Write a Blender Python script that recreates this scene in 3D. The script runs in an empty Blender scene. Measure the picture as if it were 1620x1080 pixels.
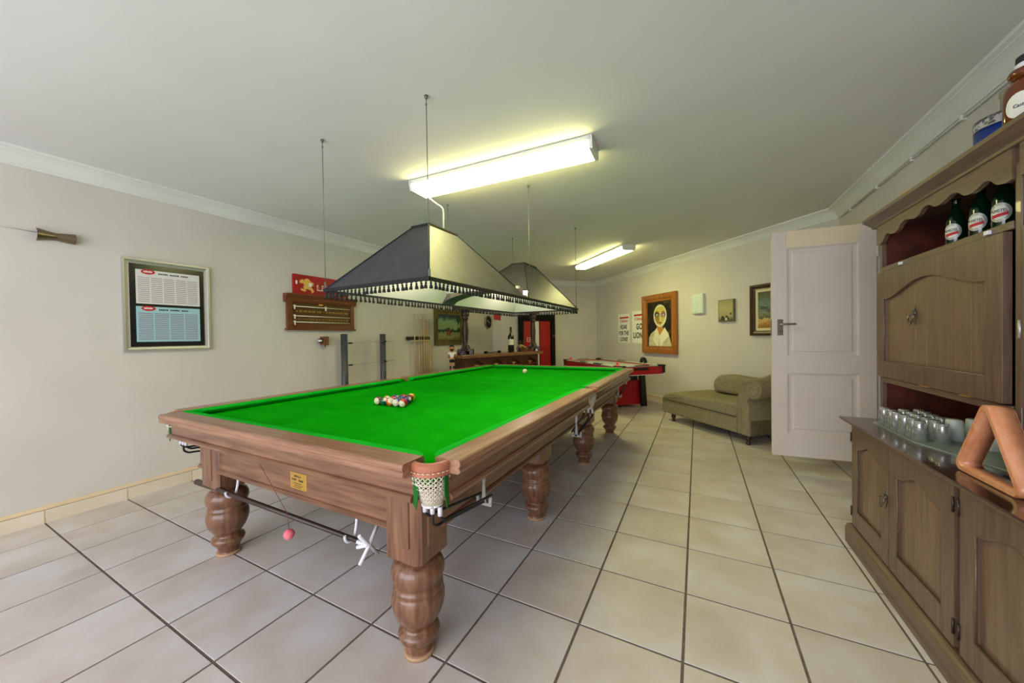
import bpy, bmesh, math, random
from mathutils import Vector, Matrix
random.seed(7)
PI = math.pi
T = 0.41                                  # one floor tile pitch in metres
C = bpy.context.scene.collection

# ---------------------------------------------------------------- camera
yaw, pitch, roll = -0.4812, -0.0122, -0.0157
F = Vector((math.sin(yaw)*math.cos(pitch), math.cos(yaw)*math.cos(pitch), math.sin(pitch)))
R0 = Vector((math.cos(yaw), -math.sin(yaw), 0)); U0 = R0.cross(F)
R1 = R0*math.cos(roll) + U0*math.sin(roll); U1 = -R0*math.sin(roll) + U0*math.cos(roll)
cam = bpy.data.cameras.new('camera'); cam.sensor_width = 36; cam.lens = 561.43/1620*36; cam.clip_start = .02
co = bpy.data.objects.new('camera', cam); C.objects.link(co)
CAMP = Vector((10.1454*T, -1.6395*T, 3.0725*T))
co.matrix_world = Matrix(((R1.x, U1.x, -F.x, CAMP.x), (R1.y, U1.y, -F.y, CAMP.y), (R1.z, U1.z, -F.z, CAMP.z), (0, 0, 0, 1)))
bpy.context.scene.camera = co

# ---------------------------------------------------------------- world, light, exposure
w = bpy.data.worlds.new('world'); bpy.context.scene.world = w; w.use_nodes = True
w.node_tree.nodes['Background'].inputs[0].default_value = (.86, .91, 1, 1)
w.node_tree.nodes['Background'].inputs[1].default_value = 1.25
vs = bpy.context.scene.view_settings
vs.view_transform = 'Standard'; vs.look = 'None'; vs.gamma = 1; vs.use_curve_mapping = False; vs.exposure = 0.07
def area(name, loc, rot, sx, sy, e, col):
    l = bpy.data.lights.new(name, 'AREA'); l.shape = 'RECTANGLE'; l.size = sx; l.size_y = sy; l.energy = e; l.color = col
    o = bpy.data.objects.new(name, l); C.objects.link(o); o.location = loc; o.rotation_euler = rot
    return o
# daylight entering through the wide glazed opening in the wall behind the photographer
area('daylight', (6.6*T, -6.7*T, 1.3), (PI/2, 0, 0), 4.2, 2.1, 116, (.91, .93, 1))
TUBE_COL = (1, .95, .37)
TUBE_E = 27.0
BULB_E = 80.0

# ---------------------------------------------------------------- helpers
def NB(): return bmesh.new()
def box(bm, x0, x1, y0, y1, z0, z1, bev=0, seg=2):
    vs_ = [bm.verts.new(p) for p in ((x0,y0,z0),(x1,y0,z0),(x1,y1,z0),(x0,y1,z0),(x0,y0,z1),(x1,y0,z1),(x1,y1,z1),(x0,y1,z1))]
    fs = [bm.faces.new([vs_[i] for i in q]) for q in ((3,2,1,0),(4,5,6,7),(0,1,5,4),(1,2,6,5),(2,3,7,6),(3,0,4,7))]
    if bev:
        es = set(e for f in fs for e in f.edges)
        bmesh.ops.bevel(bm, geom=list(es), offset=bev, segments=seg, affect='EDGES', profile=.5)
    return vs_
def prism(bm, pts, a, b, axis='y', bev=0):
    """polygon pts in the plane across axis, extruded from a to b along it"""
    def P(p, t):
        return {'y': (p[0], t, p[1]), 'x': (t, p[0], p[1]), 'z': (p[0], p[1], t)}[axis]
    va = [bm.verts.new(P(p, a)) for p in pts]; vb = [bm.verts.new(P(p, b)) for p in pts]
    n = len(pts); fs = []
    fs.append(bm.faces.new(va)); fs.append(bm.faces.new(vb[::-1]))
    for i in range(n): fs.append(bm.faces.new((va[i], vb[i], vb[(i+1) % n], va[(i+1) % n])))
    bmesh.ops.recalc_face_normals(bm, faces=fs)
    if bev:
        es = set(e for f in fs[:2] for e in f.edges)
        bmesh.ops.bevel(bm, geom=list(es), offset=bev, segments=2, affect='EDGES', profile=.5)
def lathe(bm, prof, c=(0,0,0), n=28, axis='z', sweep=2*PI, a0=0, cap=False):
    rings = []
    full = abs(sweep-2*PI) < 1e-6
    m = n if full else n+1
    for r, z in prof:
        ring = []
        if r < 1e-6:
            p = {'z': (c[0], c[1], c[2]+z), 'x': (c[0]+z, c[1], c[2]), 'y': (c[0], c[1]+z, c[2])}[axis]
            v = bm.verts.new(p); ring = [v]*m
        else:
            for i in range(m):
                a = a0+sweep*i/n; ca, sa = r*math.cos(a), r*math.sin(a)
                p = {'z': (c[0]+ca, c[1]+sa, c[2]+z), 'x': (c[0]+z, c[1]+ca, c[2]+sa), 'y': (c[0]+sa, c[1]+z, c[2]+ca)}[axis]
                ring.append(bm.verts.new(p))
        rings.append(ring)
    fs = []
    for k in range(len(rings)-1):
        A, B = rings[k], rings[k+1]
        for i in range(n if full else n):
            j = (i+1) % m
            q = []
            for v in (A[i], A[j], B[j], B[i]):
                if v not in q: q.append(v)
            if len(q) > 2:
                f = bm.faces.new(q); f.smooth = True; fs.append(f)
    if cap:
        for rg in (rings[0], rings[-1]):
            if len(set(rg)) > 2: fs.append(bm.faces.new(rg))
    bmesh.ops.recalc_face_normals(bm, faces=fs)
def tube(bm, pts, r, n=8, cap=True, r2=None):
    pts = [Vector(p) for p in pts]; rings = []
    N = len(pts)
    up = None
    for i, p in enumerate(pts):
        d = (pts[min(i+1, N-1)]-pts[max(i-1, 0)]).normalized()
        if up is None: up = Vector((0,0,1)) if abs(d.z) < .9 else Vector((1,0,0))
        a = d.cross(up).normalized(); b = a.cross(d).normalized(); up = b
        rr = r if r2 is None else r+(r2-r)*i/(N-1)
        rings.append([bm.verts.new(p+a*rr*math.cos(2*PI*k/n)+b*rr*math.sin(2*PI*k/n)) for k in range(n)])
    fs = []
    for i in range(N-1):
        for k in range(n):
            f = bm.faces.new((rings[i][k], rings[i][(k+1) % n], rings[i+1][(k+1) % n], rings[i+1][k])); f.smooth = True; fs.append(f)
    if cap: fs.append(bm.faces.new(rings[0])); fs.append(bm.faces.new(rings[-1]))
    bmesh.ops.recalc_face_normals(bm, faces=fs)
def ball(bm, c, r, sx=1, sy=1, sz=1, n=16, m=10):
    before = set(bm.verts)
    lathe(bm, [(r*math.sin(PI*k/m), -r*math.cos(PI*k/m)) for k in range(m+1)], (0,0,0), n)
    for v in bm.verts:
        if v not in before: v.co = Vector((c[0]+v.co.x*sx, c[1]+v.co.y*sy, c[2]+v.co.z*sz))
def arc(cx, cy, r, a0, a1, n):
    return [(cx+r*math.cos(a0+(a1-a0)*i/n), cy+r*math.sin(a0+(a1-a0)*i/n)) for i in range(n+1)]
def smoothpts(pts, k=6):
    """Catmull-Rom through points of any dimension"""
    P = [Vector(p) for p in pts]; out = []
    for i in range(len(P)-1):
        a, b, c, d = P[max(i-1,0)], P[i], P[i+1], P[min(i+2, len(P)-1)]
        for j in range(k):
            t = j/k
            out.append(tuple(.5*((2*b)+(c-a)*t+(2*a-5*b+4*c-d)*t*t+(3*b-a-3*c+d)*t**3)))
    out.append(tuple(P[-1])); return out
def obj(name, bm, m, parent=None, loc=None, rotz=None, label=None):
    me = bpy.data.meshes.new(name); bm.normal_update(); bm.to_mesh(me); bm.free()
    o = bpy.data.objects.new(name, me); C.objects.link(o)
    for x in (m if isinstance(m, (list, tuple)) else [m]): me.materials.append(x)
    if parent: o.parent = parent
    if loc is not None: o.location = loc
    if rotz is not None: o.rotation_euler = (0, 0, rotz)
    if label: o['label'] = label
    return o
def tag(o, label, cat, group=None, kind=None):
    o['label'] = label; o['category'] = cat
    if group: o['group'] = group
    if kind: o['kind'] = kind
    return o
def thing(name, label, cat, loc=(0,0,0), rotz=0, group=None):
    o = bpy.data.objects.new(name, None); C.objects.link(o); o.empty_display_size = .1
    o.location = loc; o.rotation_euler = (0, 0, rotz)
    return tag(o, label, cat, group)
def struct(name, bm, m, label=None, parent=None, loc=None, rotz=None):
    o = obj(name, bm, m, parent, loc, rotz); o['kind'] = 'structure'
    if label: o['label'] = label
    return o
def dup(o, parent=None):
    c = o.copy(); C.objects.link(c)
    if parent: c.parent = parent
    for ch in [x for x in bpy.data.objects if x.parent == o]: dup(ch, c)
    return c

# ---------------------------------------------------------------- materials
def s2l(c): return tuple((x/12.92 if x <= .04045 else ((x+.055)/1.055)**2.4) for x in c)
def rgb(r, g, b): return s2l((r/255, g/255, b/255)) + (1,)
def base(name, col, rough=.5, metal=0, spec=.5, coat=0, trans=0, emis=None, es=0):
    m = bpy.data.materials.new(name); m.use_nodes = True; b = m.node_tree.nodes['Principled BSDF']
    b.inputs['Base Color'].default_value = col; b.inputs['Roughness'].default_value = rough
    b.inputs['Metallic'].default_value = metal; b.inputs['Specular IOR Level'].default_value = spec
    b.inputs['Coat Weight'].default_value = coat; b.inputs['Transmission Weight'].default_value = trans
    if emis: b.inputs['Emission Color'].default_value = emis; b.inputs['Emission Strength'].default_value = es
    return m
def nodes(m): return m.node_tree.nodes, m.node_tree.links, m.node_tree.nodes['Principled BSDF']
def mottled(name, c1, c2, scale=4, rough=.6, detail=6, bump=0, bscale=60, spec=.4, rnd=0, stretch=(1,1,1), lo=.35, hi=.65, coat=0, metal=0, c3=None):
    m = base(name, c1, rough, metal, spec, coat); N, L, b = nodes(m)
    tc = N.new('ShaderNodeTexCoord'); mp = N.new('ShaderNodeMapping'); mp.inputs['Scale'].default_value = stretch
    L.new(tc.outputs['Object'], mp.inputs['Vector'])
    vec = mp.outputs['Vector']
    if rnd:
        oi = N.new('ShaderNodeObjectInfo'); ad = N.new('ShaderNodeVectorMath'); ad.operation = 'MULTIPLY_ADD'
        cb = N.new('ShaderNodeCombineXYZ'); mu = N.new('ShaderNodeMath'); mu.operation = 'MULTIPLY'; mu.inputs[1].default_value = 97
        L.new(oi.outputs['Random'], mu.inputs[0]); L.new(mu.outputs[0], cb.inputs[0]); L.new(mu.outputs[0], cb.inputs[2])
        ad.operation = 'ADD'; L.new(vec, ad.inputs[0]); L.new(cb.outputs[0], ad.inputs[1]); vec = ad.outputs[0]
    no = N.new('ShaderNodeTexNoise'); no.inputs['Scale'].default_value = scale; no.inputs['Detail'].default_value = detail
    L.new(vec, no.inputs['Vector'])
    cr = N.new('ShaderNodeValToRGB'); cr.color_ramp.elements[0].position = lo; cr.color_ramp.elements[1].position = hi
    cr.color_ramp.elements[0].color = c1; cr.color_ramp.elements[1].color = c2
    if c3:
        e = cr.color_ramp.elements.new((lo+hi)/2); e.color = c3
    L.new(no.outputs['Fac'], cr.inputs['Fac'])
    out = cr.outputs['Color']
    if rnd:
        hs = N.new('ShaderNodeHueSaturation'); mr = N.new('ShaderNodeMapRange')
        mr.inputs['To Min'].default_value = 1-rnd; mr.inputs['To Max'].default_value = 1+rnd*.6
        L.new(oi.outputs['Random'], mr.inputs['Value']); L.new(mr.outputs[0], hs.inputs['Value']); L.new(out, hs.inputs['Color']); out = hs.outputs['Color']
    L.new(out, b.inputs['Base Color'])
    if bump:
        nb = N.new('ShaderNodeTexNoise'); nb.inputs['Scale'].default_value = bscale; nb.inputs['Detail'].default_value = 4
        L.new(mp.outputs['Vector'], nb.inputs['Vector'])
        bp = N.new('ShaderNodeBump'); bp.inputs['Strength'].default_value = bump; bp.inputs['Distance'].default_value = .004
        L.new(nb.outputs['Fac'], bp.inputs['Height']); L.new(bp.outputs['Normal'], b.inputs['Normal'])
    return m
def wood(name, c1, c2, axis='x', rough=.32, scale=1.0, coat=.25, spec=.45):
    st = {'x': (1.2, 16, 16), 'y': (16, 1.2, 16), 'z': (16, 16, 1.2)}[axis]
    return mottled(name, c1, c2, 3.2*scale, rough, 8, .12, 5, spec, .07, st, .3, .72, coat)

M = {}
M['wall'] = mottled('wall_paint', rgb(208,203,196), rgb(200,195,188), 1.2, .85, 3, .06, 90, .2)
M['ceil'] = mottled('ceiling_paint', rgb(224,223,222), rgb(217,216,213), 1.0, .9, 4, .10, 40, .15)
M['cornice'] = mottled('cornice_plaster', rgb(222,222,218), rgb(214,214,210), 2, .7, 2, .0, 40, .3)
M['tile'] = mottled('ceramic_tile', rgb(190,178,170), rgb(209,205,205), 3.4, .38, 8, .10, 26, .45, .05, c3=rgb(202,192,185), lo=.3, hi=.66)
M['skirt'] = mottled('skirting_tile', rgb(214,200,178), rgb(224,212,194), 5, .4, 6, .05, 30, .4, .03)
M['skirtcap'] = mottled('skirting_cap', rgb(226,204,168), rgb(220,196,160), 5, .5, 4)
M['grout'] = mottled('grout', rgb(96,86,78), rgb(112,102,93), 30, .9, 4)
M['white'] = base('white_paint', rgb(222,212,208), .45)
M['doorw'] = mottled('door_paint', rgb(214,203,200), rgb(208,197,192), 2, .5, 3, .04, 60, .35)
M['doortop'] = base('door_top_rail_yellower', rgb(222,205,178), .5)  # yellower tone than the rest of the door
W1, W2 = rgb(92,58,40), rgb(138,98,72)
for a in 'xyz': M['wood_'+a] = wood('table_wood_'+a, W1, W2, a, .3)
for a in 'xyz': M['rail_'+a] = wood('rail_wood_'+a, rgb(124,84,60), rgb(166,124,96), a, .35)
D1, D2 = rgb(84,64,52), rgb(110,87,71)
for a in 'xyz': M['dark_'+a] = wood('dresser_wood_'+a, D1, D2, a, .38, 1.4, .15)
M['topwood'] = wood('worktop_wood', rgb(58,34,28), rgb(84,52,42), 'x', .18, 1, .5)
M['red_in'] = mottled('mahogany_board', rgb(60,20,10), rgb(92,36,18), 14, .5, 6, .02)
M['cloth'] = mottled('green_baize', rgb(0,152,0), rgb(6,164,4), 6, .95, 4, .05, 400, .03)
M['cushion'] = mottled('lit_cushion_baize', rgb(10,170,34), rgb(16,182,42), 6, .9, 4, .04, 400, .05)  # same cloth as the bed, lightened to paint in light on the cushion tops
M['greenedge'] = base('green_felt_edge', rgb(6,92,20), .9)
M['leather'] = mottled('pocket_leather', rgb(168,102,76), rgb(188,122,94), 12, .45, 4, .08, 80)
M['net'] = mottled('net_cord', rgb(214,204,186), rgb(196,186,166), 60, .85, 3)
M['brass'] = base('brass', rgb(214,170,84), .32, .8)
M['rubber'] = base('black_rubber', rgb(22,22,22), .45)
M['black'] = base('black_plastic', rgb(16,16,16), .4)
M['clip'] = base('grey_clip', rgb(176,174,170), .5)
M['whitepl'] = base('white_plastic', rgb(216,216,222), .35)
M['steel'] = base('steel', rgb(190,188,184), .42, .75)
M['nickel'] = base('brushed_nickel', rgb(160,150,136), .34, .9)
M['darkmetal'] = base('dark_metal', rgb(70,72,76), .45, .6)
M['shade_out'] = mottled('shade_black_vinyl', rgb(46,46,52), rgb(58,58,64), 9, .50, 6, .08, 40, .7)
M['bulb'] = base('added_bulb_glow', rgb(255,255,250), .4, emis=(1,.98,.80,1), es=BULB_E)
M['shade_in'] = base('shade_white_lining', rgb(242,228,220), .6)
M['shade_side'] = mottled('shade_side_vinyl', rgb(52,54,52), rgb(60,62,60), 6, .30, 4, .08, 30, .9, coat=.6)
M['fringe'] = base('black_fringe', rgb(20,20,23), .8)
M['diff'] = base('lit_diffuser', rgb(255,255,250), .4, emis=TUBE_COL+(1,), es=TUBE_E)
M['enamel'] = base('white_enamel', rgb(214,216,210), .4)
M['pink'] = mottled('pink_ball', rgb(226,90,110), rgb(236,130,140), 30, .5, 4)
M['cream'] = base('cream', rgb(232,222,190), .35)
M['glass'] = base('clear_glass', (.90,.92,.93,1), .06, spec=1.0); M['glass'].node_tree.nodes['Principled BSDF'].inputs['Alpha'].default_value = .30
M['frost'] = base('frosted_glass', (.74,.79,.78,1), .35); M['frost'].node_tree.nodes['Principled BSDF'].inputs['Alpha'].default_value = .75
M['trayglass'] = base('green_tray_glass', (.55,.68,.63,1), .08, spec=.8); M['trayglass'].node_tree.nodes['Principled BSDF'].inputs['Alpha'].default_value = .45
M['triwood'] = wood('triangle_wood', rgb(196,124,84), rgb(216,156,118), 'z', .3, .8, .4)
M['tin'] = base('blue_tin', rgb(28,60,150), .25, .4)
M['chaise'] = mottled('olive_upholstery', rgb(130,121,94), rgb(142,134,106), 22, .9, 5, .15, 220, .15)
M['legdark'] = base('dark_turned_wood', rgb(44,26,18), .42, coat=.1)
M['hred'] = base('hockey_red', rgb(176,14,30), .3)
M['hsurf'] = base('hockey_surface', rgb(196,204,200), .2)
M['pole'] = mottled('grey_tube', rgb(62,64,68), rgb(74,76,80), 8, .35, 3)
M['paper'] = base('paper', rgb(232,232,226), .7)
M['redink'] = base('red_ink', rgb(186,26,40), .6)
M['blackink'] = base('black_ink', rgb(20,20,22), .6)
M['amber'] = base('amber_glass', rgb(96,42,12), .12, coat=.6)
M['greenb'] = base('green_bottle_glass', rgb(5,30,14), .1, coat=.4)
M['wine'] = base('wine_bottle_glass', rgb(14,10,12), .12, coat=.6)
M['label'] = base('label_paper', rgb(226,222,196), .6)
M['walnut'] = wood('bar_wood', rgb(58,32,20), rgb(88,50,30), 'x', .35)
M['bartop'] = wood('bar_top_wood', rgb(98,66,40), rgb(126,88,54), 'x', .3)

def clearglass(name):
    m = bpy.data.materials.new(name); m.use_nodes = True; N, L = m.node_tree.nodes, m.node_tree.links; N.clear()
    out = N.new('ShaderNodeOutputMaterial'); mx = N.new('ShaderNodeMixShader'); tr = N.new('ShaderNodeBsdfTransparent'); gl = N.new('ShaderNodeBsdfGlossy'); lw = N.new('ShaderNodeLayerWeight')
    lw.inputs[0].default_value = .30; gl.inputs['Roughness'].default_value = .06; tr.inputs[0].default_value = (.94, .96, .96, 1)
    mr = N.new('ShaderNodeMapRange'); mr.inputs['To Min'].default_value = .22; mr.inputs['To Max'].default_value = .95; L.new(lw.outputs['Facing'], mr.inputs['Value'])
    L.new(mr.outputs[0], mx.inputs[0]); L.new(tr.outputs[0], mx.inputs[1]); L.new(gl.outputs[0], mx.inputs[2]); df = N.new('ShaderNodeBsdfDiffuse'); df.inputs[0].default_value = (.9, .92, .94, 1); m2 = N.new('ShaderNodeMixShader'); m2.inputs[0].default_value = .10; L.new(mx.outputs[0], m2.inputs[1]); L.new(df.outputs[0], m2.inputs[2]); L.new(m2.outputs[0], out.inputs[0]); return m
M['glass'] = clearglass('clear_glass')
# ================================================================= STRUCTURE
H = 6.3*T                                 # ceiling height
ROOM = [(.17, -7), (.17, 15.21), (4.75, 19.78), (13.43, 10.5), (13.43, -7)]
RM = [(a*T, b*T) for a, b in ROOM]
def clip(poly):
    for i in range(5):
        a, b = RM[i], RM[(i+1) % 5]
        nx, ny = (b[1]-a[1]), -(b[0]-a[0])          # points into the room
        out = []
        for k in range(len(poly)):
            p, q = poly[k], poly[(k+1) % len(poly)]
            dp = (p[0]-a[0])*nx+(p[1]-a[1])*ny; dq = (q[0]-a[0])*nx+(q[1]-a[1])*ny
            if dp >= 0: out.append(p)
            if (dp > 0) != (dq > 0) and abs(dp-dq) > 1e-9:
                t = dp/(dp-dq); out.append((p[0]+(q[0]-p[0])*t, p[1]+(q[1]-p[1])*t))
        poly = out
        if len(poly) < 3: return []
    r = []
    for p in poly:
        if not r or (abs(p[0]-r[-1][0])+abs(p[1]-r[-1][1])) > 1e-4: r.append(p)
    if len(r) > 2 and abs(r[0][0]-r[-1][0])+abs(r[0][1]-r[-1][1]) < 1e-4: r.pop()
    return r if len(r) > 2 else []
bm = NB(); prism(bm, RM, -.06, -.0035, 'z'); floor = struct('floor', bm, M['grout'], 'pale square ceramic floor tiles with dark grout joints')
g = .013*T; tiles = []
for i in range(0, 14):
    for j in range(-7, 20):
        q = clip([((i+g/T)*T, (j+g/T)*T), ((i+1-g/T)*T, (j+g/T)*T), ((i+1-g/T)*T, (j+1-g/T)*T), ((i+g/T)*T, (j+1-g/T)*T)])
        if not q: continue
        ar = abs(sum(q[k][0]*q[(k+1) % len(q)][1]-q[(k+1) % len(q)][0]*q[k][1] for k in range(len(q))))/2
        if ar < .0006: continue
        cx = sum(p[0] for p in q)/len(q); cy = sum(p[1] for p in q)/len(q)
        d = Vector((cx, cy, 0))-CAMP; z = d.dot(F)
        vis = z > .25 and abs(d.dot(R1)/z) < 1.75 and d.dot(U1)/z > -1.25
        tiles.append((not vis, z if vis else 99+d.length, cx, cy, q, ar))
tiles.sort(key=lambda t: t[:2])
full = None; rest = NB(); nt = 0
for hid, dz, cx, cy, q, ar in tiles:
    if nt < 298 and not hid:
        nt += 1
        if ar > .98*(T-2*g)**2:
            if full is None:
                bm = NB(); h_ = (T-2*g)/2; box(bm, -h_, h_, -h_, h_, -.008, 0, .0009, 1)
                o = obj('tile', bm, M['tile'], floor); full = o.data
            else:
                o = bpy.data.objects.new('tile', full); C.objects.link(o); o.parent = floor
            o.location = (cx, cy, random.uniform(-.0004, .0002))
        else:
            bm = NB(); prism(bm, [(p[0]-cx, p[1]-cy) for p in q], -.008, 0, 'z'); obj('tile', bm, M['tile'], floor, (cx, cy, 0))
    else: prism(rest, q, -.008, 0, 'z')
o = obj('outlying_tiles', rest, M['tile'], floor); o['kind'] = 'stuff'

bm = NB(); prism(bm, [(.0, -7.2*T), (0, 15.3*T), (4.75*T, 20*T), (13.7*T, 10.6*T), (13.7*T, -7.2*T)], H, H+.1, 'z')
struct('ceiling', bm, M['ceil'], 'white textured plaster ceiling')
def wallbox(name, a, b, m=M['wall'], z0=-.06, z1=H+.02, label=None, holes=()):
    a = Vector(a); b = Vector(b); L = (b-a).length; ang = math.atan2(b.y-a.y, b.x-a.x)
    bm = NB(); cuts = sorted(holes); x = 0
    for h0, h1, hz0, hz1 in cuts:
        box(bm, x, h0, 0, .12, z0, z1); box(bm, h0, h1, 0, .12, z0, hz0) if hz0 > z0 else None
        box(bm, h0, h1, 0, .12, hz1, z1); x = h1
    box(bm, x, L, 0, .12, z0, z1)
    return struct(name, bm, m, label, None, (a.x, a.y, 0), ang)
wallbox('wall_left', RM[0], RM[1], label='long plain left wall')
wallbox('wall_far', RM[1], RM[2], label='short far wall with the black framed doorway')
wallbox('wall_diagonal', RM[2], RM[3], label='diagonal far wall hung with pictures')
dh0, dh1 = (10.5-8.36)*T, (10.5-6.3)*T
wallbox('wall_right', RM[3], RM[4], label='right wall behind the dresser', holes=((dh0, dh1, .35*T, 5.36*T),))
wallbox('wall_behind', RM[4], RM[0], label='wall behind the photographer with a wide opening', holes=((.55, 4.95, .15, 2.35),))
bm = NB(); box(bm, 13.43*T+.12, 13.43*T+.9, 6.3*T-.02, 8.36*T+.02, -.06, .35*T)
box(bm, 13.43*T+.85, 13.43*T+.9, 6.0*T, 8.7*T, .35*T, 5.4*T); box(bm, 13.43*T+.12, 13.43*T+.9, 8.36*T, 8.46*T, .1, 5.4*T)
box(bm, 13.43*T+.12, 13.43*T+.9, 6.2*T, 6.3*T, .1, 5.4*T); box(bm, 13.43*T+.12, 13.43*T+.9, 6.2*T, 8.46*T, 5.36*T, 5.5*T)
struct('wall_passage', bm, M['wall'], 'raised passage behind the open door')
# door frame
bm = NB()
for (a, b, c, d) in ((6.22, 6.32, .0, 5.36), (8.34, 8.5, .0, 5.42)): box(bm, 13.43*T-.022, 13.43*T+.12, a*T, b*T, c*T, d*T, .003)
box(bm, 13.43*T-.022, 13.43*T+.12, 6.22*T, 8.5*T, 5.32*T, 5.42*T, .003)
struct('trim_6', bm, M['white'], 'white painted frame of the side doorway')
# cornice
def offset_path(d, pts=RM):
    out = []
    n = len(pts)
    for i in range(n):
        p0, p1, p2 = Vector(pts[i-1]), Vector(pts[i]), Vector(pts[(i+1) % n])
        e1 = (p1-p0).normalized(); e2 = (p2-p1).normalized()
        n1 = Vector((e1.y, -e1.x)); n2 = Vector((e2.y, -e2.x))
        k = (n1+n2)/(1+n1.dot(n2)); out.append(p1+k*d)
    return out
CP = [(0, H-.112), (.010, H-.112), (.014, H-.100), (.012, H-.094), (.020, H-.085), (.022, H-.080), (.034, H-.062), (.050, H-.044), (.068, H-.032), (.074, H-.030), (.076, H-.024), (.090, H-.018), (.096, H-.016), (.098, H)]
paths = [offset_path(d) for d, z in CP]
for s in range(4):
    bm = NB(); rows = []
    for (d, z), P in zip(CP, paths): rows.append((bm.verts.new((P[s].x, P[s].y, z)), bm.verts.new((P[s+1].x, P[s+1].y, z))))
    for k in range(len(rows)-1): bm.faces.new((rows[k][0], rows[k][1], rows[k+1][1], rows[k+1][0]))
    bm.faces.new([r[0] for r in rows] + [bm.verts.new((RM[s][0], RM[s][1], H))]); bm.faces.new([r[1] for r in rows] + [bm.verts.new((RM[s+1][0], RM[s+1][1], H))])
    bmesh.ops.recalc_face_normals(bm, faces=bm.faces[:])
    struct('trim_%d' % (s+1), bm, M['cornice'], 'white moulded cornice along the %s wall' % ('left', 'far', 'diagonal', 'right')[s])
bm = NB(); x = 13.43*T-.012; tube(bm, [(x, 10.2*T, H-.128), (x, 4*T, H-.130), (x, -1*T, H-.128)], .007)
for v in (9.6, 8.2, 6.9, 5.6, 4.3, 3): box(bm, x-.011, x+.012, v*T-.008, v*T+.008, H-.142, H-.116)
struct('trim_5', bm, M['cornice'], 'thin white cable conduit under the right cornice')
# skirting
for s, nm in ((0, 'left'), (1, 'far'), (2, 'diagonal'), (3, 'right')):
    a, b = Vector(RM[s]), Vector(RM[s+1]); L = (b-a).length; ang = math.atan2(b.y-a.y, b.x-a.x)
    x = 0; first = 1 if s == 0 else 0
    bm = NB()
    spans = [(0, L)] if s != 3 else [(0, dh0-.06), (dh1+.06, L)]
    if s == 1: spans = [(0, 1.42*T), (3.72*T, L)]
    for s0, s1 in spans:
        box(bm, s0, s1, -.006, 0, 0, .094); box(bm, s0, s1, -.011, 0, .097, .124, .003)
    sk = struct('baseboard_'+nm, bm, M['skirtcap'], 'tiled skirting with a cream cap strip', None, (a.x, a.y, 0), ang)
    for s0, s1 in spans:
        x = s0; k = 0
        while x < s1-.01:
            e = min(s1, x+T) 
            if e-x > .02:
                bm = NB(); box(bm, -(e-x)/2+.004, (e-x)/2-.004, -.011, -.005, .0, .094, .001, 1)
                obj('skirting_tile', bm, M['skirt'], sk, ((x+e)/2, 0, 0))
            x = e

# ================================================================= frames of reference
A_D = math.atan2(-9.28, 8.68)             # diagonal wall, left to right
dv = Vector((8.68, -9.28)).normalized(); nv = Vector((-dv.y, dv.x))
PD = Vector((4.75, 19.78)); PF = Vector((.17, 15.21)); fv = (PD-PF).normalized(); A_F = math.atan2(fv.y, fv.x)
def L_wall(v, z): return (.17*T, v*T, z*T)
def D_wall(s, z): p = PD+dv*s; return (p.x*T, p.y*T, z*T)
def F_wall(s, z): p = PF+fv*s; return (p.x*T, p.y*T, z*T)
RL = PI/2
def text(s, w_, h_, m, parent, loc, name='lettering', depth=.0006, sp=1.0, rot=(PI/2, 0, 0), shear=0, bold=0):
    cu = bpy.data.curves.new('t', 'FONT'); cu.body = s; cu.align_x = 'CENTER'; cu.align_y = 'CENTER'; cu.space_character = sp; cu.shear = shear; cu.resolution_u = 3
    cu.extrude = 0.01; cu.offset = bold
    to = bpy.data.objects.new('t', cu); C.objects.link(to)
    me = bpy.data.meshes.new_from_object(to); bpy.data.objects.remove(to); bpy.data.curves.remove(cu)
    xs = [v.co.x for v in me.vertices]; ys = [v.co.y for v in me.vertices]
    cx, cy = (min(xs)+max(xs))/2, (min(ys)+max(ys))/2; sx = w_/(max(xs)-min(xs)); sy = h_/(max(ys)-min(ys))
    for v in me.vertices: v.co = ((v.co.x-cx)*sx, (v.co.y-cy)*sy, v.co.z/.01*depth)
    o = bpy.data.objects.new(name, me); C.objects.link(o); me.materials.append(m); o.parent = parent; o.location = loc; o.rotation_euler = rot
    return o
def flat(name, pts, y, m, parent, th=.0008):
    bm = NB(); prism(bm, pts, y-th, y, 'y'); return obj(name, bm, m, parent)
def picframe(x0, x1, z0, z1, wd, dp, m, parent, name='frame', lip=.3, back=.0):
    """moulded frame as four mitred bars, wd wide and dp deep"""
    bm = NB()
    prof = [(0, back), (0, -dp), (wd*lip, -dp*1.0), (wd*(lip+.12), -dp*.72), (wd*.85, -dp*.55), (wd, -dp*.6), (wd, back)]
    co_ = [(x0, z0), (x1, z0), (x1, z1), (x0, z1)]; sg = [(1, 1), (-1, 1), (-1, -1), (1, -1)]
    R = [[bm.verts.new((co_[i][0]+sg[i][0]*d, y, co_[i][1]+sg[i][1]*d)) for d, y in prof] for i in range(4)]
    for i in range(4):
        A, B = R[i], R[(i+1) % 4]
        for k in range(len(prof)): 
            k2 = (k+1) % len(prof); bm.faces.new((A[k], B[k], B[k2], A[k2]))
    bmesh.ops.recalc_face_normals(bm, faces=bm.faces[:])
    return obj(name, bm, m, parent)
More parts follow.
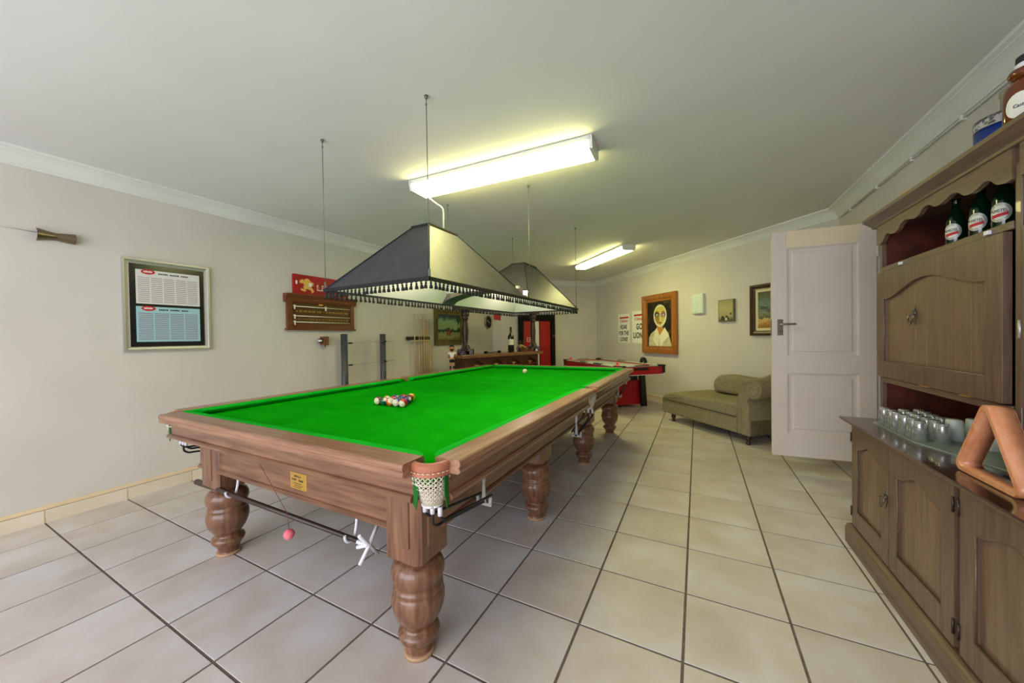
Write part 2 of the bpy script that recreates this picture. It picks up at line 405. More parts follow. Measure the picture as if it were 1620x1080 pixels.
def printlines(name, c, ink, sy, tint=None):
    """paper with rows of print, as a procedural stripe pattern in object space"""
    m = base(name, c, .6); N, L, b = nodes(m)
    tc = N.new('ShaderNodeTexCoord'); se = N.new('ShaderNodeSeparateXYZ'); L.new(tc.outputs['Object'], se.inputs[0])
    mu = N.new('ShaderNodeMath'); mu.operation = 'MULTIPLY'; mu.inputs[1].default_value = sy; L.new(se.outputs['Z'], mu.inputs[0])
    si = N.new('ShaderNodeMath'); si.operation = 'SINE'; L.new(mu.outputs[0], si.inputs[0])
    no = N.new('ShaderNodeTexNoise'); no.inputs['Scale'].default_value = 1; mp = N.new('ShaderNodeMapping'); mp.inputs['Scale'].default_value = (70, 1, sy/3.0)
    L.new(tc.outputs['Object'], mp.inputs[0]); L.new(mp.outputs[0], no.inputs['Vector'])
    ad = N.new('ShaderNodeMath'); ad.operation = 'MULTIPLY'; L.new(si.outputs[0], ad.inputs[0]); L.new(no.outputs['Fac'], ad.inputs[1])
    cr = N.new('ShaderNodeValToRGB'); cr.color_ramp.elements[0].position = .12; cr.color_ramp.elements[1].position = .3
    cr.color_ramp.elements[0].color = c; cr.color_ramp.elements[1].color = ink; L.new(ad.outputs[0], cr.inputs[0]); L.new(cr.outputs[0], b.inputs['Base Color'])
    return m

# ================================================================= BILLIARD TABLE
TX, TY = 5.75*T, 5.23*T; HX, HY = 2.65*T, 4.77*T; ZT = 2.06*T; ZB = ZT-.042
tb = thing('billiard_table', 'full size billiard table with green baize and eight turned wooden legs', 'billiard table', (TX, TY, 0))
PC = .150; PL = .116                                  # distance from the outer corner to where rails begin
# bed: slate slab with baize
cut = .085
def bedpoly(ins):
    a, b = HX-ins, HY-ins; pts = []
    def corner(cx, cy, a0): return arc(cx, cy, .060, a0, a0-PI/2*2, 10)
    k = a-.052
    for (sx, sy, st) in ((1,-1,0),(1,1,1),(-1,1,2),(-1,-1,3)):
        cx, cy = sx*(HX-.166), sy*(HY-.166); r = .055
        # notch: circle around the pocket centre seen from inside
        base_a = math.atan2(-sy, -sx)
        seq = arc(cx, cy, r, base_a+PI*.75, base_a-PI*.75, 8) if False else arc(cx, cy, r, base_a-PI*.55, base_a+PI*.55, 8)
        if (sx*sy) < 0: pass
        pts.append((sx, sy, seq))
    return pts
bm = NB(); box(bm, -HX+.10, HX-.10, -HY+.10, HY-.10, ZB-.045, ZB-.004); obj('slate_bed', bm, M['darkmetal'], tb)
bm = NB()
a, b = HX-.085, HY-.085; c_ = .165
oct_ = []
PCX, PCY = HX-.122, HY-.114                 # corner pocket centres
for sx, sy in ((1,-1),(1,1),(-1,1),(-1,-1)):
    ce = (sx*PCX, sy*PCY); an = math.atan2(-sy, -sx)
    e1 = (sx*(HX-.100), sy*(PCY-.060)); e2 = (sx*(PCX-.060), sy*(HY-.100))
    ar_ = arc(ce[0], ce[1], .054, an+PI*.62, an-PI*.62, 10)
    d1 = Vector(ar_[0])-Vector(e1); d2 = Vector(ar_[0])-Vector(e2)
    if d1.length > d2.length: ar_ = ar_[::-1]
    seq = [e1]+ar_+[e2]
    if sx*sy > 0: seq = seq
    oct_.append((sx, sy, seq))
loop = []
for sx, sy, seq in oct_:
    loop += seq[::-1] if sx*sy < 0 else seq
prism(bm, loop, ZB-.004, ZB, 'z'); cl = obj('baize_bed', bm, M['cloth'], tb, label='green baize playing surface')
# rails
RP = [(.108, ZT-.050), (.012, ZT-.050), (.004, ZT-.046), (0, ZT-.038), (.004, ZT-.031), (.006, ZT-.028), (.001, ZT-.022), (0, ZT-.012), (.003, ZT-.004), (.010, ZT), (.102, ZT-.001), (.108, ZT-.005)]
CPf = [(.108, ZT-.040), (.108, ZT-.003), (.120, ZT-.002), (.132, ZT-.003), (.142, ZT-.004), (.152, ZT-.006), (.160, ZT-.012), (.157, ZT-.020), (.128, ZT-.040)]
SK = [(.110, ZT-.052), (.050, ZT-.052), (.050, ZT-.118), (.042, ZT-.122), (.034, ZT-.130), (.036, ZT-.142), (.050, ZT-.148), (.110, ZT-.148)]
def runbar(bm, prof, side, t0, t1, ct=0):
    """extrude profile (distance from outer edge, z) along a table side; ct pulls the inner side back at the ends"""
    A, B = [], []
    for d, z in prof:
        k = ct*(max(0, d-.108)/.05)**1.6
        for lst, t in ((A, t0+k), (B, t1-k)):
            p = {'n': (t, -HY+d), 'f': (t, HY-d), 'l': (-HX+d, t), 'r': (HX-d, t)}[side]
            lst.append(bm.verts.new((p[0], p[1], z)))
    n = len(prof); fs = [bm.faces.new(A), bm.faces.new(B)]
    for i in range(n): fs.append(bm.faces.new((A[i], A[(i+1) % n], B[(i+1) % n], B[i])))
    bmesh.ops.recalc_face_normals(bm, faces=fs)
def runbar2(bm, prof, side, t0, t1, c0, c1):
    A, B = [], []
    for d, z in prof:
        f = (max(0, d-.108)/.05)**1.5
        for lst, t in ((A, t0+c0*f), (B, t1-c1*f)):
            p = {'n': (t, -HY+d), 'f': (t, HY-d), 'l': (-HX+d, t), 'r': (HX-d, t)}[side]; lst.append(bm.verts.new((p[0], p[1], z)))
    n = len(prof); fs = [bm.faces.new(A), bm.faces.new(B)]
    for i in range(n): fs.append(bm.faces.new((A[i], A[(i+1) % n], B[(i+1) % n], B[i])))
    bmesh.ops.recalc_face_normals(bm, faces=fs)
segs = [('n', -HX+.128, HX-PC), ('f', -HX+.128, HX-PC)]
for s in 'lr': segs += [(s, -HY+PL, -.062), (s, .062, HY-PL)]
for s, t0, t1 in segs:
    ax = 'x' if s in 'nf' else 'y'
    bm = NB(); runbar(bm, RP, s, t0, t1); r = obj('rail', bm, M['rail_'+ax], tb)
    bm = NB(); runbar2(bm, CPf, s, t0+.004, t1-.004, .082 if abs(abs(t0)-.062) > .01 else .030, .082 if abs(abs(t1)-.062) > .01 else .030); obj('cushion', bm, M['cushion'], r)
    bm = NB(); runbar(bm, SK, s, t0, t1); obj('rail_skirt', bm, M['wood_'+ax], tb)
# apron boards with top and bottom beads
AZ0, AZ1 = 1.245*T, ZT-.148; AI = .140
for s, t0, t1 in (('n', -HX+.25, HX-.25), ('f', -HX+.25, HX-.25), ('l', -HY+.25, HY-.25), ('r', -HY+.25, HY-.25)):
    ax = 'x' if s in 'nf' else 'y'; bm = NB()
    AI = .140 if s in 'nf' else .185
    runbar(bm, [(AI+.03, AZ0), (AI+.002, AZ0), (AI-.008, AZ0+.006), (AI-.010, AZ0+.016), (AI-.002, AZ0+.024), (AI+.004, AZ0+.027), (AI+.006, AZ1), (AI+.03, AZ1)], s, t0, t1)
    obj('apron', bm, M['wood_'+ax], tb)
AI = .140
# brass maker's plate
bm = NB(); px_ = 6.07*T-TX; box(bm, px_-.062, px_+.062, -HY+AI+.002, -HY+AI+.007, 1.36*T, 1.36*T+.078, .002); pl = obj('maker_plate', bm, M['brass'], tb, label='small engraved brass plate')
bm = NB(); y_ = -HY+AI+.0015
for k, (a0, a1, zz, hh) in enumerate(((-.030, .030, .062, .008), (-.048, -.004, .046, .009), (.004, .046, .044, .010), (-.036, .030, .028, .004), (-.028, .036, .018, .003), (-.034, .026, .010, .003))):
    n_ = int((a1-a0)/.009)
    for q in range(n_): box(bm, px_+a0+q*.009, px_+a0+q*.009+.0062, y_, y_+.001, 1.36*T+zz-hh*.5, 1.36*T+zz+hh*random.uniform(.1, .5))
obj('engraving', bm, M['blackink'], pl)
# legs
LP = [(0,0),(.055,0),(.056,.012),(.051,.015),(.053,.03),(.058,.052),(.066,.062),(.078,.075),(.083,.090),(.079,.102),(.068,.110),(.060,.117),(.061,.124),(.072,.138),(.088,.162),(.099,.190),(.105,.220),(.104,.245),(.098,.262),(.094,.268),(.099,.274),(.097,.284),(.090,.292),(.092,.300),(.101,.315),(.106,.335),(.104,.355),(.094,.375),(.076,.388),(.066,.393),(.066,.402),(.070,.41),(0,.41)]
bm = NB(); lathe(bm, LP, n=36)
turn_me = obj('turned_post', bm, M['wood_z'], tb)
bm = NB(); hb = .091
prism(bm, [(-hb+.018,-hb),(hb-.018,-hb),(hb,-hb+.018),(hb,hb-.018),(hb-.018,hb),(-hb+.018,hb),(-hb,hb-.018),(-hb,-hb+.018)], .41, AZ1+.02, 'z', .003)
for s in (-1, 1):
    box(bm, -.045, .045, s*hb-.006 if s > 0 else s*hb-.006, s*hb+.006 if s > 0 else s*hb+.006, .47, AZ1-.02, .004)
    box(bm, s*hb-.006, s*hb+.006, -.045, .045, .47, AZ1-.02, .004)
blk = bm
bmz = NB(); tmp = bpy.data.meshes.new('leg'); blk.to_mesh(tmp); blk.free()
tmp2 = turn_me.data; bmz.from_mesh(tmp); bmz.from_mesh(tmp2)
bpy.data.objects.remove(turn_me)
first = obj('leg', bmz, M['wood_z'], tb)
bm = NB(); lathe(bm, [(0, .001), (.060, .001), (.061, .014), (.055, .016), (0, .016)], n=28); foot = obj('foot_ring', bm, base('pale_foot', rgb(176,140,108), .5), first)
for iy in range(4):
    for sx in (1, -1):
        if iy == 0 and sx == 1: o = first
        else:
            o = first.copy(); C.objects.link(o); f_ = foot.copy(); C.objects.link(f_); f_.parent = o
        o.location = ((1.94 if sx > 0 else -1.70)*T, (-4.24+iy*8.6/3)*T, 0); o.rotation_euler = (0, 0, 0)
# pockets
def pocket(x, y, ang, mid):
    """ang: outward direction; local +x is outward"""
    p = bpy.data.objects.new('pocket', None); C.objects.link(p); p.parent = tb; p.location = (x, y, 0); p.rotation_euler = (0, 0, ang)
    bm = NB(); hw = PI*.50 if not mid else PI*.5; r0, r1 = (.054, .078) if not mid else (.050, .070)
    zt, zb = ZT-.006, ZT-.046
    n = 20; rows = []
    prof = [(r0, zb+.01), (r0, zt-.004), (r0+.004, zt), (r1-.006, zt), (r1, zt-.006), (r1, ZT-.030), (r1-.006, ZT-.033), (r1-.004, zb-.006), (r0+.008, zb-.006)]
    rings = [[bm.verts.new((r*math.cos(-hw+2*hw*i/n), r*math.sin(-hw+2*hw*i/n), z)) for r, z in prof] for i in range(n+1)]
    for i in range(n):
        for k in range(len(prof)): 
            f = bm.faces.new((rings[i][k], rings[i][(k+1) % len(prof)], rings[i+1][(k+1) % len(prof)], rings[i+1][k]))
    bm.faces.new(rings[0]); bm.faces.new(rings[-1]); bmesh.ops.recalc_face_normals(bm, faces=bm.faces[:])
    obj('leather_rim', bm, M['leather'], p)
    bm = NB()
    for k in range(13):
        a_ = -hw*.85+2*hw*.85*k/12; q = Vector((math.cos(a_), math.sin(a_)))*(r1+.0005); t_ = Vector((-q.y, q.x)).normalized()*.0055
        tube(bm, [(q.x-t_.x, q.y-t_.y, ZT-.037), (q.x+t_.x, q.y+t_.y, ZT-.037)], .0013, 5)
    obj('stitching', bm, M['cream'], p)
    # green liner hanging inside the rim
    bm = NB(); lathe(bm, [(r0-.0005, ZT-.016), (r0-.001, ZT-.085)], n=24, sweep=2*hw, a0=-hw); lathe(bm, [(r0-.003, ZT-.016), (r0-.004, ZT-.085)], n=24, sweep=2*hw, a0=-hw); obj('baize_liner', bm, M['cloth'], p)
    # net of crossed cords
    bm = NB(); NR, NV = (24, 13)
    def npt(i, j):
        f = j/NV; r = (r1-.010)*(1-.04*f-.50*f*f)+(.006 if j % 2 else -.001)*(1-f); r = max(r, .026); a_ = 2*PI*(i+.5*(j % 2))/NR
        return Vector((.004*f+r*math.cos(a_), r*math.sin(a_), ZT-.054-.110*f))
    for j in range(NV):
        for i in range(NR):
            for di in ((0, 1) if j % 2 else (0, -1)):
                tube(bm, [npt(i, j), npt(i+di, j+1)], .0027, 4, False)
    for j in (3, 5, 6, 7, 8, 9, 10, 11, 12, 13):
        tube(bm, [npt(i, j) for i in range(NR+1)], .0019+.0005*(j > 8), 4, False)
    o = obj('net', bm, M['net'], p); o['label'] = 'knotted white cord net'
    # ring and ball rails
    bm = NB(); zz = ZT-.168
    tube(bm, [(.034*math.cos(a_), .034*math.sin(a_), zz) for a_ in [2*PI*k/20 for k in range(21)]], .005, 7)
    tube(bm, [(.034*math.cos(a_), .034*math.sin(a_), zz+.010) for a_ in [2*PI*k/20 for k in range(21)]], .003, 6)
    obj('net_ring', bm, M['whitepl'], p)
    return p, zz
def rods(x, y, dy, L, zz, sx):
    """three ball return rods running along the table side from a pocket, held up by a strap"""
    o0 = bpy.data.objects.new('ball_return', None); C.objects.link(o0); o0.parent = tb; o0.location = (x, y, 0)
    drop = L*.13
    for k, (ox, oz, st) in enumerate(((-.034, -.065, 0), (.034, -.065, 0), (0, -.094, 0))):
        bm = NB(); pts = [(ox*1.0, -.0*dy, zz-.004), (ox, 0, zz+oz+.030), (ox, dy*.008, zz+oz+.014), (ox, dy*.026, zz+oz+.002), (ox, dy*.05, zz+oz), (ox*.8, dy*L, zz+oz-drop)]
        tube(bm, smoothpts(pts[:5], 3)+[pts[5]], .0055, 8); obj('rod', bm, M['rubber'], o0)
        bm = NB(); tube(bm, [(ox, 0, zz-.006), (ox, 0, zz-.038)], .0085, 8); obj('ferrule', bm, M['whitepl'], o0)
    bm = NB(); e = dy*(L-.02); z1 = zz-.094-drop
    box(bm, -.038, .038, e-.006, e+.006, z1-.012, z1+.002, .002); tube(bm, [(-.034, e, z1+.03), (-.03, e, z1-.008)], .008, 6); tube(bm, [(.034, e, z1+.03), (.03, e, z1-.008)], .008, 6)
    prism(bm, [(-.011, z1), (.011, z1), (.004, z1+.10), (-.004, z1+.10)], e-.0025, e+.0025, 'y')
    obj('end_clip', bm, M['clip'], o0)
    bm = NB(); box(bm, -.008, .008, e-.002, e+.002, z1+.09, ZT-.150); obj('hanging_strap', bm, M['steel'], o0)
for sx in (-1, 1):
    for sy in (-1, 1):
        p, zz = pocket(sx*(PCX+.0), sy*(PCY+.0), math.atan2(sy, sx), False)
        rods(sx*PCX, sy*PCY, -sy, .36, zz, sx)
    p, zz = pocket(sx*(HX-.070), 0, 0 if sx > 0 else PI, True)
    rods(sx*(HX-.070), 0, -1, .34, zz, sx)
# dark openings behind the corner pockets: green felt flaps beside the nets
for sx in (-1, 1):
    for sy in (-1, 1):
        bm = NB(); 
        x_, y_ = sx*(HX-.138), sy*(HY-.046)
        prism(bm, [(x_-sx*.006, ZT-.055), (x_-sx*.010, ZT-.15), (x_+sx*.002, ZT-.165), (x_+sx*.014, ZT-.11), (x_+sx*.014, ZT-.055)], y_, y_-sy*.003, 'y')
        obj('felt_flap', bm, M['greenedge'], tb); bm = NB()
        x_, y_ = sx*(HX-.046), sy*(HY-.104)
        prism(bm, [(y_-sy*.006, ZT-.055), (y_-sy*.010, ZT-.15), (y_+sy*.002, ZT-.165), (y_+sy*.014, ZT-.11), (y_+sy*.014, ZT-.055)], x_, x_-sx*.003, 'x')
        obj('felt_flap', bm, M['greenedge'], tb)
# the rest and cue hooked under the near apron
hk = []
for u_ in (4.55, 6.93):
    bm = NB(); x0 = u_*T-TX; y0 = -HY+AI+.012; zc = 1.035*T
    pts = [(x0, y0+.03, AZ0+.002), (x0, y0+.03, AZ0-.02), (x0, y0+.024, zc+.02), (x0, y0+.012, zc-.016), (x0, y0-.012, zc-.022), (x0, y0-.028, zc-.008), (x0, y0-.032, zc+.012)]
    tube(bm, smoothpts(pts, 5), .0065, 8); box(bm, x0-.018, x0+.018, y0+.016, y0+.044, AZ0-.006, AZ0, .002)
    hk.append(obj('cue_hook', bm, M['whitepl'], tb, label='white plastic hook'))
yc = TY-HY+AI; 
cue = thing('rest_stick', 'dark rest stick with a white cross head hung under the near end of the table', 'cue rest', (0, 0, 0))
bm = NB(); zc = 1.035*T-.0045
tube(bm, [(3.62*T, yc, zc), (4.6*T, yc, zc), (7.18*T, yc, zc+.001)], .0165, 12, r2=.0095); obj('shaft', bm, M['legdark'], cue)
bm = NB(); xh = 7.22*T
tube(bm, [(xh-.05, yc, zc), (xh+.005, yc, zc)], .014, 10)
for s in (-1, 1): tube(bm, [(xh, yc-s*.045, zc-.058), (xh+.004, yc, zc), (xh, yc+s*.045, zc+.058)], .0075, 8)
tube(bm, [(xh-.045, yc-.02, zc-.012), (xh+.004, yc, zc)], .0075, 8); tube(bm, [(xh-.045, yc-.02, zc+.012), (xh+.004, yc, zc)], .0075, 8)
obj('cross_head', bm, M['whitepl'], cue, label='white plastic cross head')
cb = thing('hanging_chalk_ball', 'small pink ball dangling on a red string from the near table apron', 'ball', (0, 0, 0))
bm = NB(); ball(bm, (6.0*T, yc-.028, .865*T), .0235); lathe(bm, [(.0238, -.0015), (.0245, 0), (.0238, .0015)], (6.0*T, yc-.028, .865*T), 20); obj('ball', bm, M['pink'], cb)
bm = NB(); tube(bm, [(5.34*T, yc-.010, 1.56*T), (5.97*T, yc-.026, 1.09*T), (6.0*T, yc-.028, .92*T)], .0013, 5); obj('string', bm, base('red_string', rgb(120,40,36), .8), cb)

# balls
BR = .0286
def ballmat(name, col, stripe):
    m = base('pool_'+name, col, .16, coat=.5); N, L, b = nodes(m)
    tc = N.new('ShaderNodeTexCoord'); se = N.new('ShaderNodeSeparateXYZ'); L.new(tc.outputs['Object'], se.inputs[0])
    ab = N.new('ShaderNodeMath'); ab.operation = 'ABSOLUTE'; L.new(se.outputs['Z'], ab.inputs[0])
    gt = N.new('ShaderNodeMath'); gt.operation = 'GREATER_THAN'; gt.inputs[1].default_value = BR*(.52 if stripe else .88); L.new(ab.outputs[0], gt.inputs[0])
    mx = N.new('ShaderNodeMix'); mx.data_type = 'RGBA'; L.new(gt.outputs[0], mx.inputs['Factor'])
    mx.inputs[6].default_value = col; mx.inputs[7].default_value = rgb(236,222,190); L.new(mx.outputs[2], b.inputs['Base Color'])
    return m
BC = dict(yellow=rgb(240,190,40), blue=rgb(30,50,150), red=rgb(200,24,30), purple=rgb(70,30,120), orange=rgb(235,110,40), green=rgb(10,90,70), maroon=rgb(120,20,30), black=rgb(16,16,18))
rack_rows = [[('yellow', 0)], [('red', 0), ('maroon', 0)], [('purple', 1), ('blue', 0), ('black', 0)], [('yellow', 1), ('red', 1), ('black', 0), ('purple', 0)], [('maroon', 1), ('green', 0), ('orange', 1), ('blue', 1), ('red', 1)]]
rack_rows[3][2] = ('green', 1)
bm = NB(); ball(bm, (0,0,0), BR, n=24, m=16); bme = None
where = {0: 'at the far tip of the rack', 1: 'in the second row from the tip', 2: 'in the middle row', 3: 'in the second nearest row', 4: 'in the nearest row'}
bmats = {}
for r, row in enumerate(rack_rows):
    for k, (cn, st) in enumerate(row):
        x = 5.60*T+(k-r/2)*2*BR*1.01; y = 3.14*T-r*BR*math.sqrt(3)*1.01
        key = (cn, st)
        if key not in bmats: bmats[key] = ballmat(cn+('_striped' if st else ''), BC[cn], st)
        if bme is None: o = obj('pool_ball', bm, bmats[key]); bme = o.data
        else:
            o = bpy.data.objects.new('pool_ball', bme); C.objects.link(o)
            o.data = bme
        o.data = bme.copy() if k or r else bme; o.data.materials.clear(); o.data.materials.append(bmats[key])
        o.location = (x, y, ZB+BR); o.rotation_euler = (random.uniform(.9, 2.2), random.uniform(-.5, .5), random.uniform(0, 6))
        side = '' if len(row) == 1 else (', left end' if k == 0 else (', right end' if k == len(row)-1 else ', %s from the left' % ('', 'second', 'third', 'fourth')[k]))
        tag(o, '%s%s pool ball %s%s' % (cn, ' striped' if st else '', where[r], side), 'ball', 'racked pool balls on the green baize')
bm = NB(); ball(bm, (0,0,0), BR, n=24, m=16); tag(obj('cue_ball', bm, M['cream'], None, (5.46*T, 8.15*T, ZB+BR)), 'cream cue ball alone near the far end of the green table', 'ball')

# ================================================================= HANGING LIGHT OVER THE TABLE
LX0, LX1, LY0, LY1, LZ = 4.82*T, 6.98*T, 2.05*T, 8.70*T, 3.88*T; LM = 5.22*T; LTZ = 5.03*T
lamp = thing('billiard_light', 'long black twin pyramid light canopy with tasselled fringe hung over the billiard table', 'light', ((LX0+LX1)/2, (LY0+LY1)/2, 0))
ox, oy = (LX0+LX1)/2, (LY0+LY1)/2
for (ya, yb, nm) in ((LY0, LM, 0), (LM, LY1, 1)):
    yc_ = (3.50 if nm == 0 else 7.25)*T; xc = 5.92*T; tx, ty = .18*T, .38*T
    bot = [(LX0, ya), (LX1, ya), (LX1, yb), (LX0, yb)]; top = [(xc-tx, yc_-ty), (xc+tx, yc_-ty), (xc+tx, yc_+ty), (xc-tx, yc_+ty)]
    sh = bpy.data.objects.new('pyramid_shade', None); C.objects.link(sh); sh.parent = lamp
    for k in range(4):
        A, B = bot[k], bot[(k+1) % 4]; Tt, Tb = top[k], top[(k+1) % 4]
        zz_ = .095 if (nm, k) in ((0, 2), (1, 0)) else 0; f_ = zz_/(LTZ-LZ)
        A = (A[0]+(Tt[0]-A[0])*f_, A[1]+(Tt[1]-A[1])*f_); B = (B[0]+(Tb[0]-B[0])*f_, B[1]+(Tb[1]-B[1])*f_)
        bm = NB(); P = [Vector((A[0]-ox, A[1]-oy, LZ+zz_)), Vector((B[0]-ox, B[1]-oy, LZ+zz_)), Vector((Tb[0]-ox, Tb[1]-oy, LTZ)), Vector((Tt[0]-ox, Tt[1]-oy, LTZ))]
        nn = (P[1]-P[0]).cross(P[3]-P[0]).normalized()
        o_ = [bm.verts.new(p) for p in P]; i_ = [bm.verts.new(p-nn*.004) for p in P]
        f1 = bm.faces.new(o_); f2 = bm.faces.new(i_[::-1]); f2.material_index = 1
        for q in range(4): bm.faces.new((o_[q], i_[q], i_[(q+1) % 4], o_[(q+1) % 4]))
        obj('shade_panel', bm, [M['shade_out'], M['shade_in']], sh)
        bm = NB(); tube(bm, [P[0]+nn*.002, P[3]+nn*.002], .005, 6); obj('hip_beading', bm, M['fringe'], sh)
    bm = NB(); ball(bm, (xc-ox, yc_-oy, LTZ-.27), .045, 1, 1, 1.2, 16, 10); o = obj('added_bulb', bm, M['bulb'], sh, label='unseen bulb added to brighten the shade lining')  # unseen bulb added inside each shade to brighten lining and cloth
    bm = NB(); tube(bm, [(xc-ox, yc_-oy, LTZ-.01), (xc-ox, yc_-oy, LTZ-.22)], .018, 10); obj('bulb_holder', bm, M['whitepl'], sh)
    bm = NB(); box(bm, top[0][0]-ox-.012, top[1][0]-ox+.012, top[0][1]-oy-.012, top[2][1]-oy+.012, LTZ-.010, LTZ+.006, .002); obj('top_cap', bm, M['fringe'], sh)
# rim
bm = NB()
for (x0, x1, y0, y1) in ((LX0-.006, LX1+.006, LY0-.006, LY0+.006), (LX0-.006, LX1+.006, LY1-.006, LY1+.006), (LX0-.006, LX0+.006, LY0, LY1), (LX1-.006, LX1+.006, LY0, LY1)):
    box(bm, x0-ox, x1-ox, y0-oy, y1-oy, LZ-.012, LZ+.008)
obj('braided_rim', bm, M['fringe'], lamp)
M['trimgrey'] = base('grey_trim', rgb(96,82,84), .8)
# arched divider between the two shades
n = 16; w2 = (LX1-LX0)/2-.01
up = [(w2-2*w2*i/n, LZ+.118-.0*i) for i in range(n+1)]
lo = [(-w2+2*w2*i/n, LZ+.004+.092*min(1, math.sin(PI*i/n)**.55*1.0)) for i in range(n+1)]

bm = NB(); prism(bm, lo+[(x, z-.010) for x, z in lo[::-1]], LM-oy-.088, LM-oy+.088, 'y'); obj('divider_trim', bm, M['trimgrey'], lamp)
for s_ in (-1, 1):
    bm = NB(); prism(bm, [(s_*w2, LZ+.004), (s_*w2, LZ+.085), (s_*(w2-.10), LZ+.085)], LM-oy-.090, LM-oy-.084, 'y'); obj('corner_gusset', bm, M['trimgrey'], lamp)
# tassels
bm = NB(); lathe(bm, [(0, 0), (.0025, -.002), (.003, -.010), (.0065, -.013), (.007, -.019), (.0045, -.022), (.0085, -.030), (.0105, -.042), (.0095, -.046), (0, -.046)], n=7)
t0 = None; TP = []
def line(a, b, n): return [(a[0]+(b[0]-a[0])*(i+.5)/n, a[1]+(b[1]-a[1])*(i+.5)/n) for i in range(n)]
TP += line((LX0, LY0), (LX1, LY0), 25)+line((LX1, LY0), (LX1, LY1), 72)+line((LX1, LY1), (LX0, LY1), 25)+line((LX0, LY1), (LX0, LY0), 72)
for x, y in TP:
    if t0 is None: o = obj('tassel', bm, M['fringe'], lamp); t0 = o.data
    else: o = bpy.data.objects.new('tassel', t0); C.objects.link(o); o.parent = lamp
    o.location = (x-ox, y-oy, LZ-.010); o.rotation_euler = (random.uniform(-.12, .12), random.uniform(-.12, .12), random.uniform(0, 3))
# lace loops between the tassels
bm = NB()
for i, (x, y) in enumerate(TP):
    x2, y2 = TP[(i+1) % len(TP)]
    if abs(x-x2)+abs(y-y2) > .06: continue
    tube(bm, [(x-ox, y-oy, LZ-.018), ((x+x2)/2-ox, (y+y2)/2-oy, LZ-.011), (x2-ox, y2-oy, LZ-.018)], .0022, 4, False)
o = obj('fringe_lace', bm, M['fringe'], lamp); o['kind'] = 'stuff'
for (u_, v_) in ((6.98, 2.07), (4.82, 2.07), (6.98, 5.28), (6.95, 8.66), (4.84, 8.66), (4.84, 5.28)):
    bm = NB(); x, y = u_*T-ox, v_*T-oy; tube(bm, [(x, y, LZ), (x, y, H-.004)], .0024, 6); lathe(bm, [(.012, H-.003), (.010, H-.014), (.004, H-.02)], (x, y, 0), 10, cap=True)
    ball(bm, (x, y, H-.05), .006, n=8, m=6); box(bm, x-.006, x+.006, y-.004, y+.004, LZ+.0, LZ+.05, .001); obj('suspension_rod', bm, base('rod_green', rgb(96,104,88), .5, .3), lamp)
bm = NB(); X = lambda u_, v_, z_: (u_*T-ox, v_*T-oy, z_*T)
tube(bm, smoothpts([X(5.93, 3.72, 5.02), X(5.93, 3.72, 5.25), X(5.93, 3.72, 5.46), X(5.86, 3.76, 5.56), X(5.62, 3.9, 5.72), X(5.2, 4.12, 6.02)], 4), .0055, 7); obj('power_flex', bm, M['cornice'], lamp, label='pale power flex')
bm = NB(); box(bm, 6.6*T-ox, 6.75*T-ox, 5.18*T-oy, 5.3*T-oy, LZ+.07, LZ+.12, .004); obj('cable_clip', bm, M['whitepl'], lamp)

# ================================================================= FLUORESCENT FITTINGS
def tubelight(name, label, u_, v_, ang):
    t = thing(name, label, 'light', (u_*T, v_*T, H), ang, 'fluorescent ceiling lights')
    L = .755
    bm = NB(); box(bm, -L, L, -.085, .085, -.03, 0, .002); obj('housing', bm, M['enamel'], t)
    bm = NB(); sec = [(-.104, -.026), (.104, -.026), (.092, -.080), (-.092, -.080)]
    prism(bm, sec, -L+.012, L-.012, 'x'); obj('diffuser', bm, M['diff'], t, label='glowing white diffuser')
    for s in (-1, 1):
        bm = NB(); prism(bm, [(-.110, 0), (.110, 0), (.110, -.030), (.096, -.084), (-.096, -.084), (-.110, -.030)], s*L-.012, s*L+.012, 'x', .002); obj('end_cap', bm, M['enamel'], t)
        bm = NB(); box(bm, -L, L, s*.106-.004, s*.106+.004, -.030, -.001); obj('side_strip', bm, M['enamel'], t)
tubelight('fluorescent_light', 'large lit fluorescent fitting on the ceiling above the near canopy', 6.80, 4.22, .045)
tubelight('fluorescent_light', 'smaller looking lit fluorescent fitting set diagonally at the far end of the ceiling', 6.74, 12.85, -PI/4-.02)

# ================================================================= OPEN DOOR
dr = thing('door_1', 'white two panel door standing open from the right wall above the floor', 'door', (13.40*T, 8.30*T, 0), 0)
dr['kind'] = 'structure'; del dr['category']
DA = math.atan2(8.11-8.30, 11.62-13.40)
dr.rotation_euler = (0, 0, DA+PI)          # local x runs from the free edge towards the hinge (negative side)
DW = 1.79*T; z0, z1 = .35*T, 5.30*T
# local: x from -DW (free edge) to 0 (hinge), y -.02 towards the camera .. +.02
bm = NB()
sl = .112
X0 = -DW
def vbox(a, b, c, d, bev=.0025): box(bm, a, b, -.02, .02, c, d, bev)
vbox(X0, X0+sl, z0, z1); vbox(-sl, 0, z0, z1); vbox(X0+sl, -sl, z0, z0+.205); vbox(X0+sl, -sl, 2.19*T, 2.55*T)
obj('door_frame', bm, M['doorw'], dr)
bm = NB(); box(bm, X0+sl, -sl, -.02, .02, 4.93*T, z1, .0025); obj('top_rail', bm, M['doortop'], dr, label='top rail slightly yellower than the stiles')
for a, b in ((z0+.205, 2.19*T), (2.55*T, 4.93*T)):
    bm = NB(); box(bm, X0+sl, -sl, -.006, .006, a, b)
    x0, x1 = X0+sl, -sl
    # raised field and moulding
    box(bm, x0+.045, x1-.045, -.012, .012, a+.045, b-.045, .005)
    o = obj('door_panel', bm, M['doorw'], dr)
    picframe(x0, x1, a, b, .018, .019, M['doorw'], o, 'panel_moulding', .3)
hd = bpy.data.objects.new('door_handle', None); C.objects.link(hd); hd.parent = dr; hd['label'] = 'nickel lever handle on a long back plate'
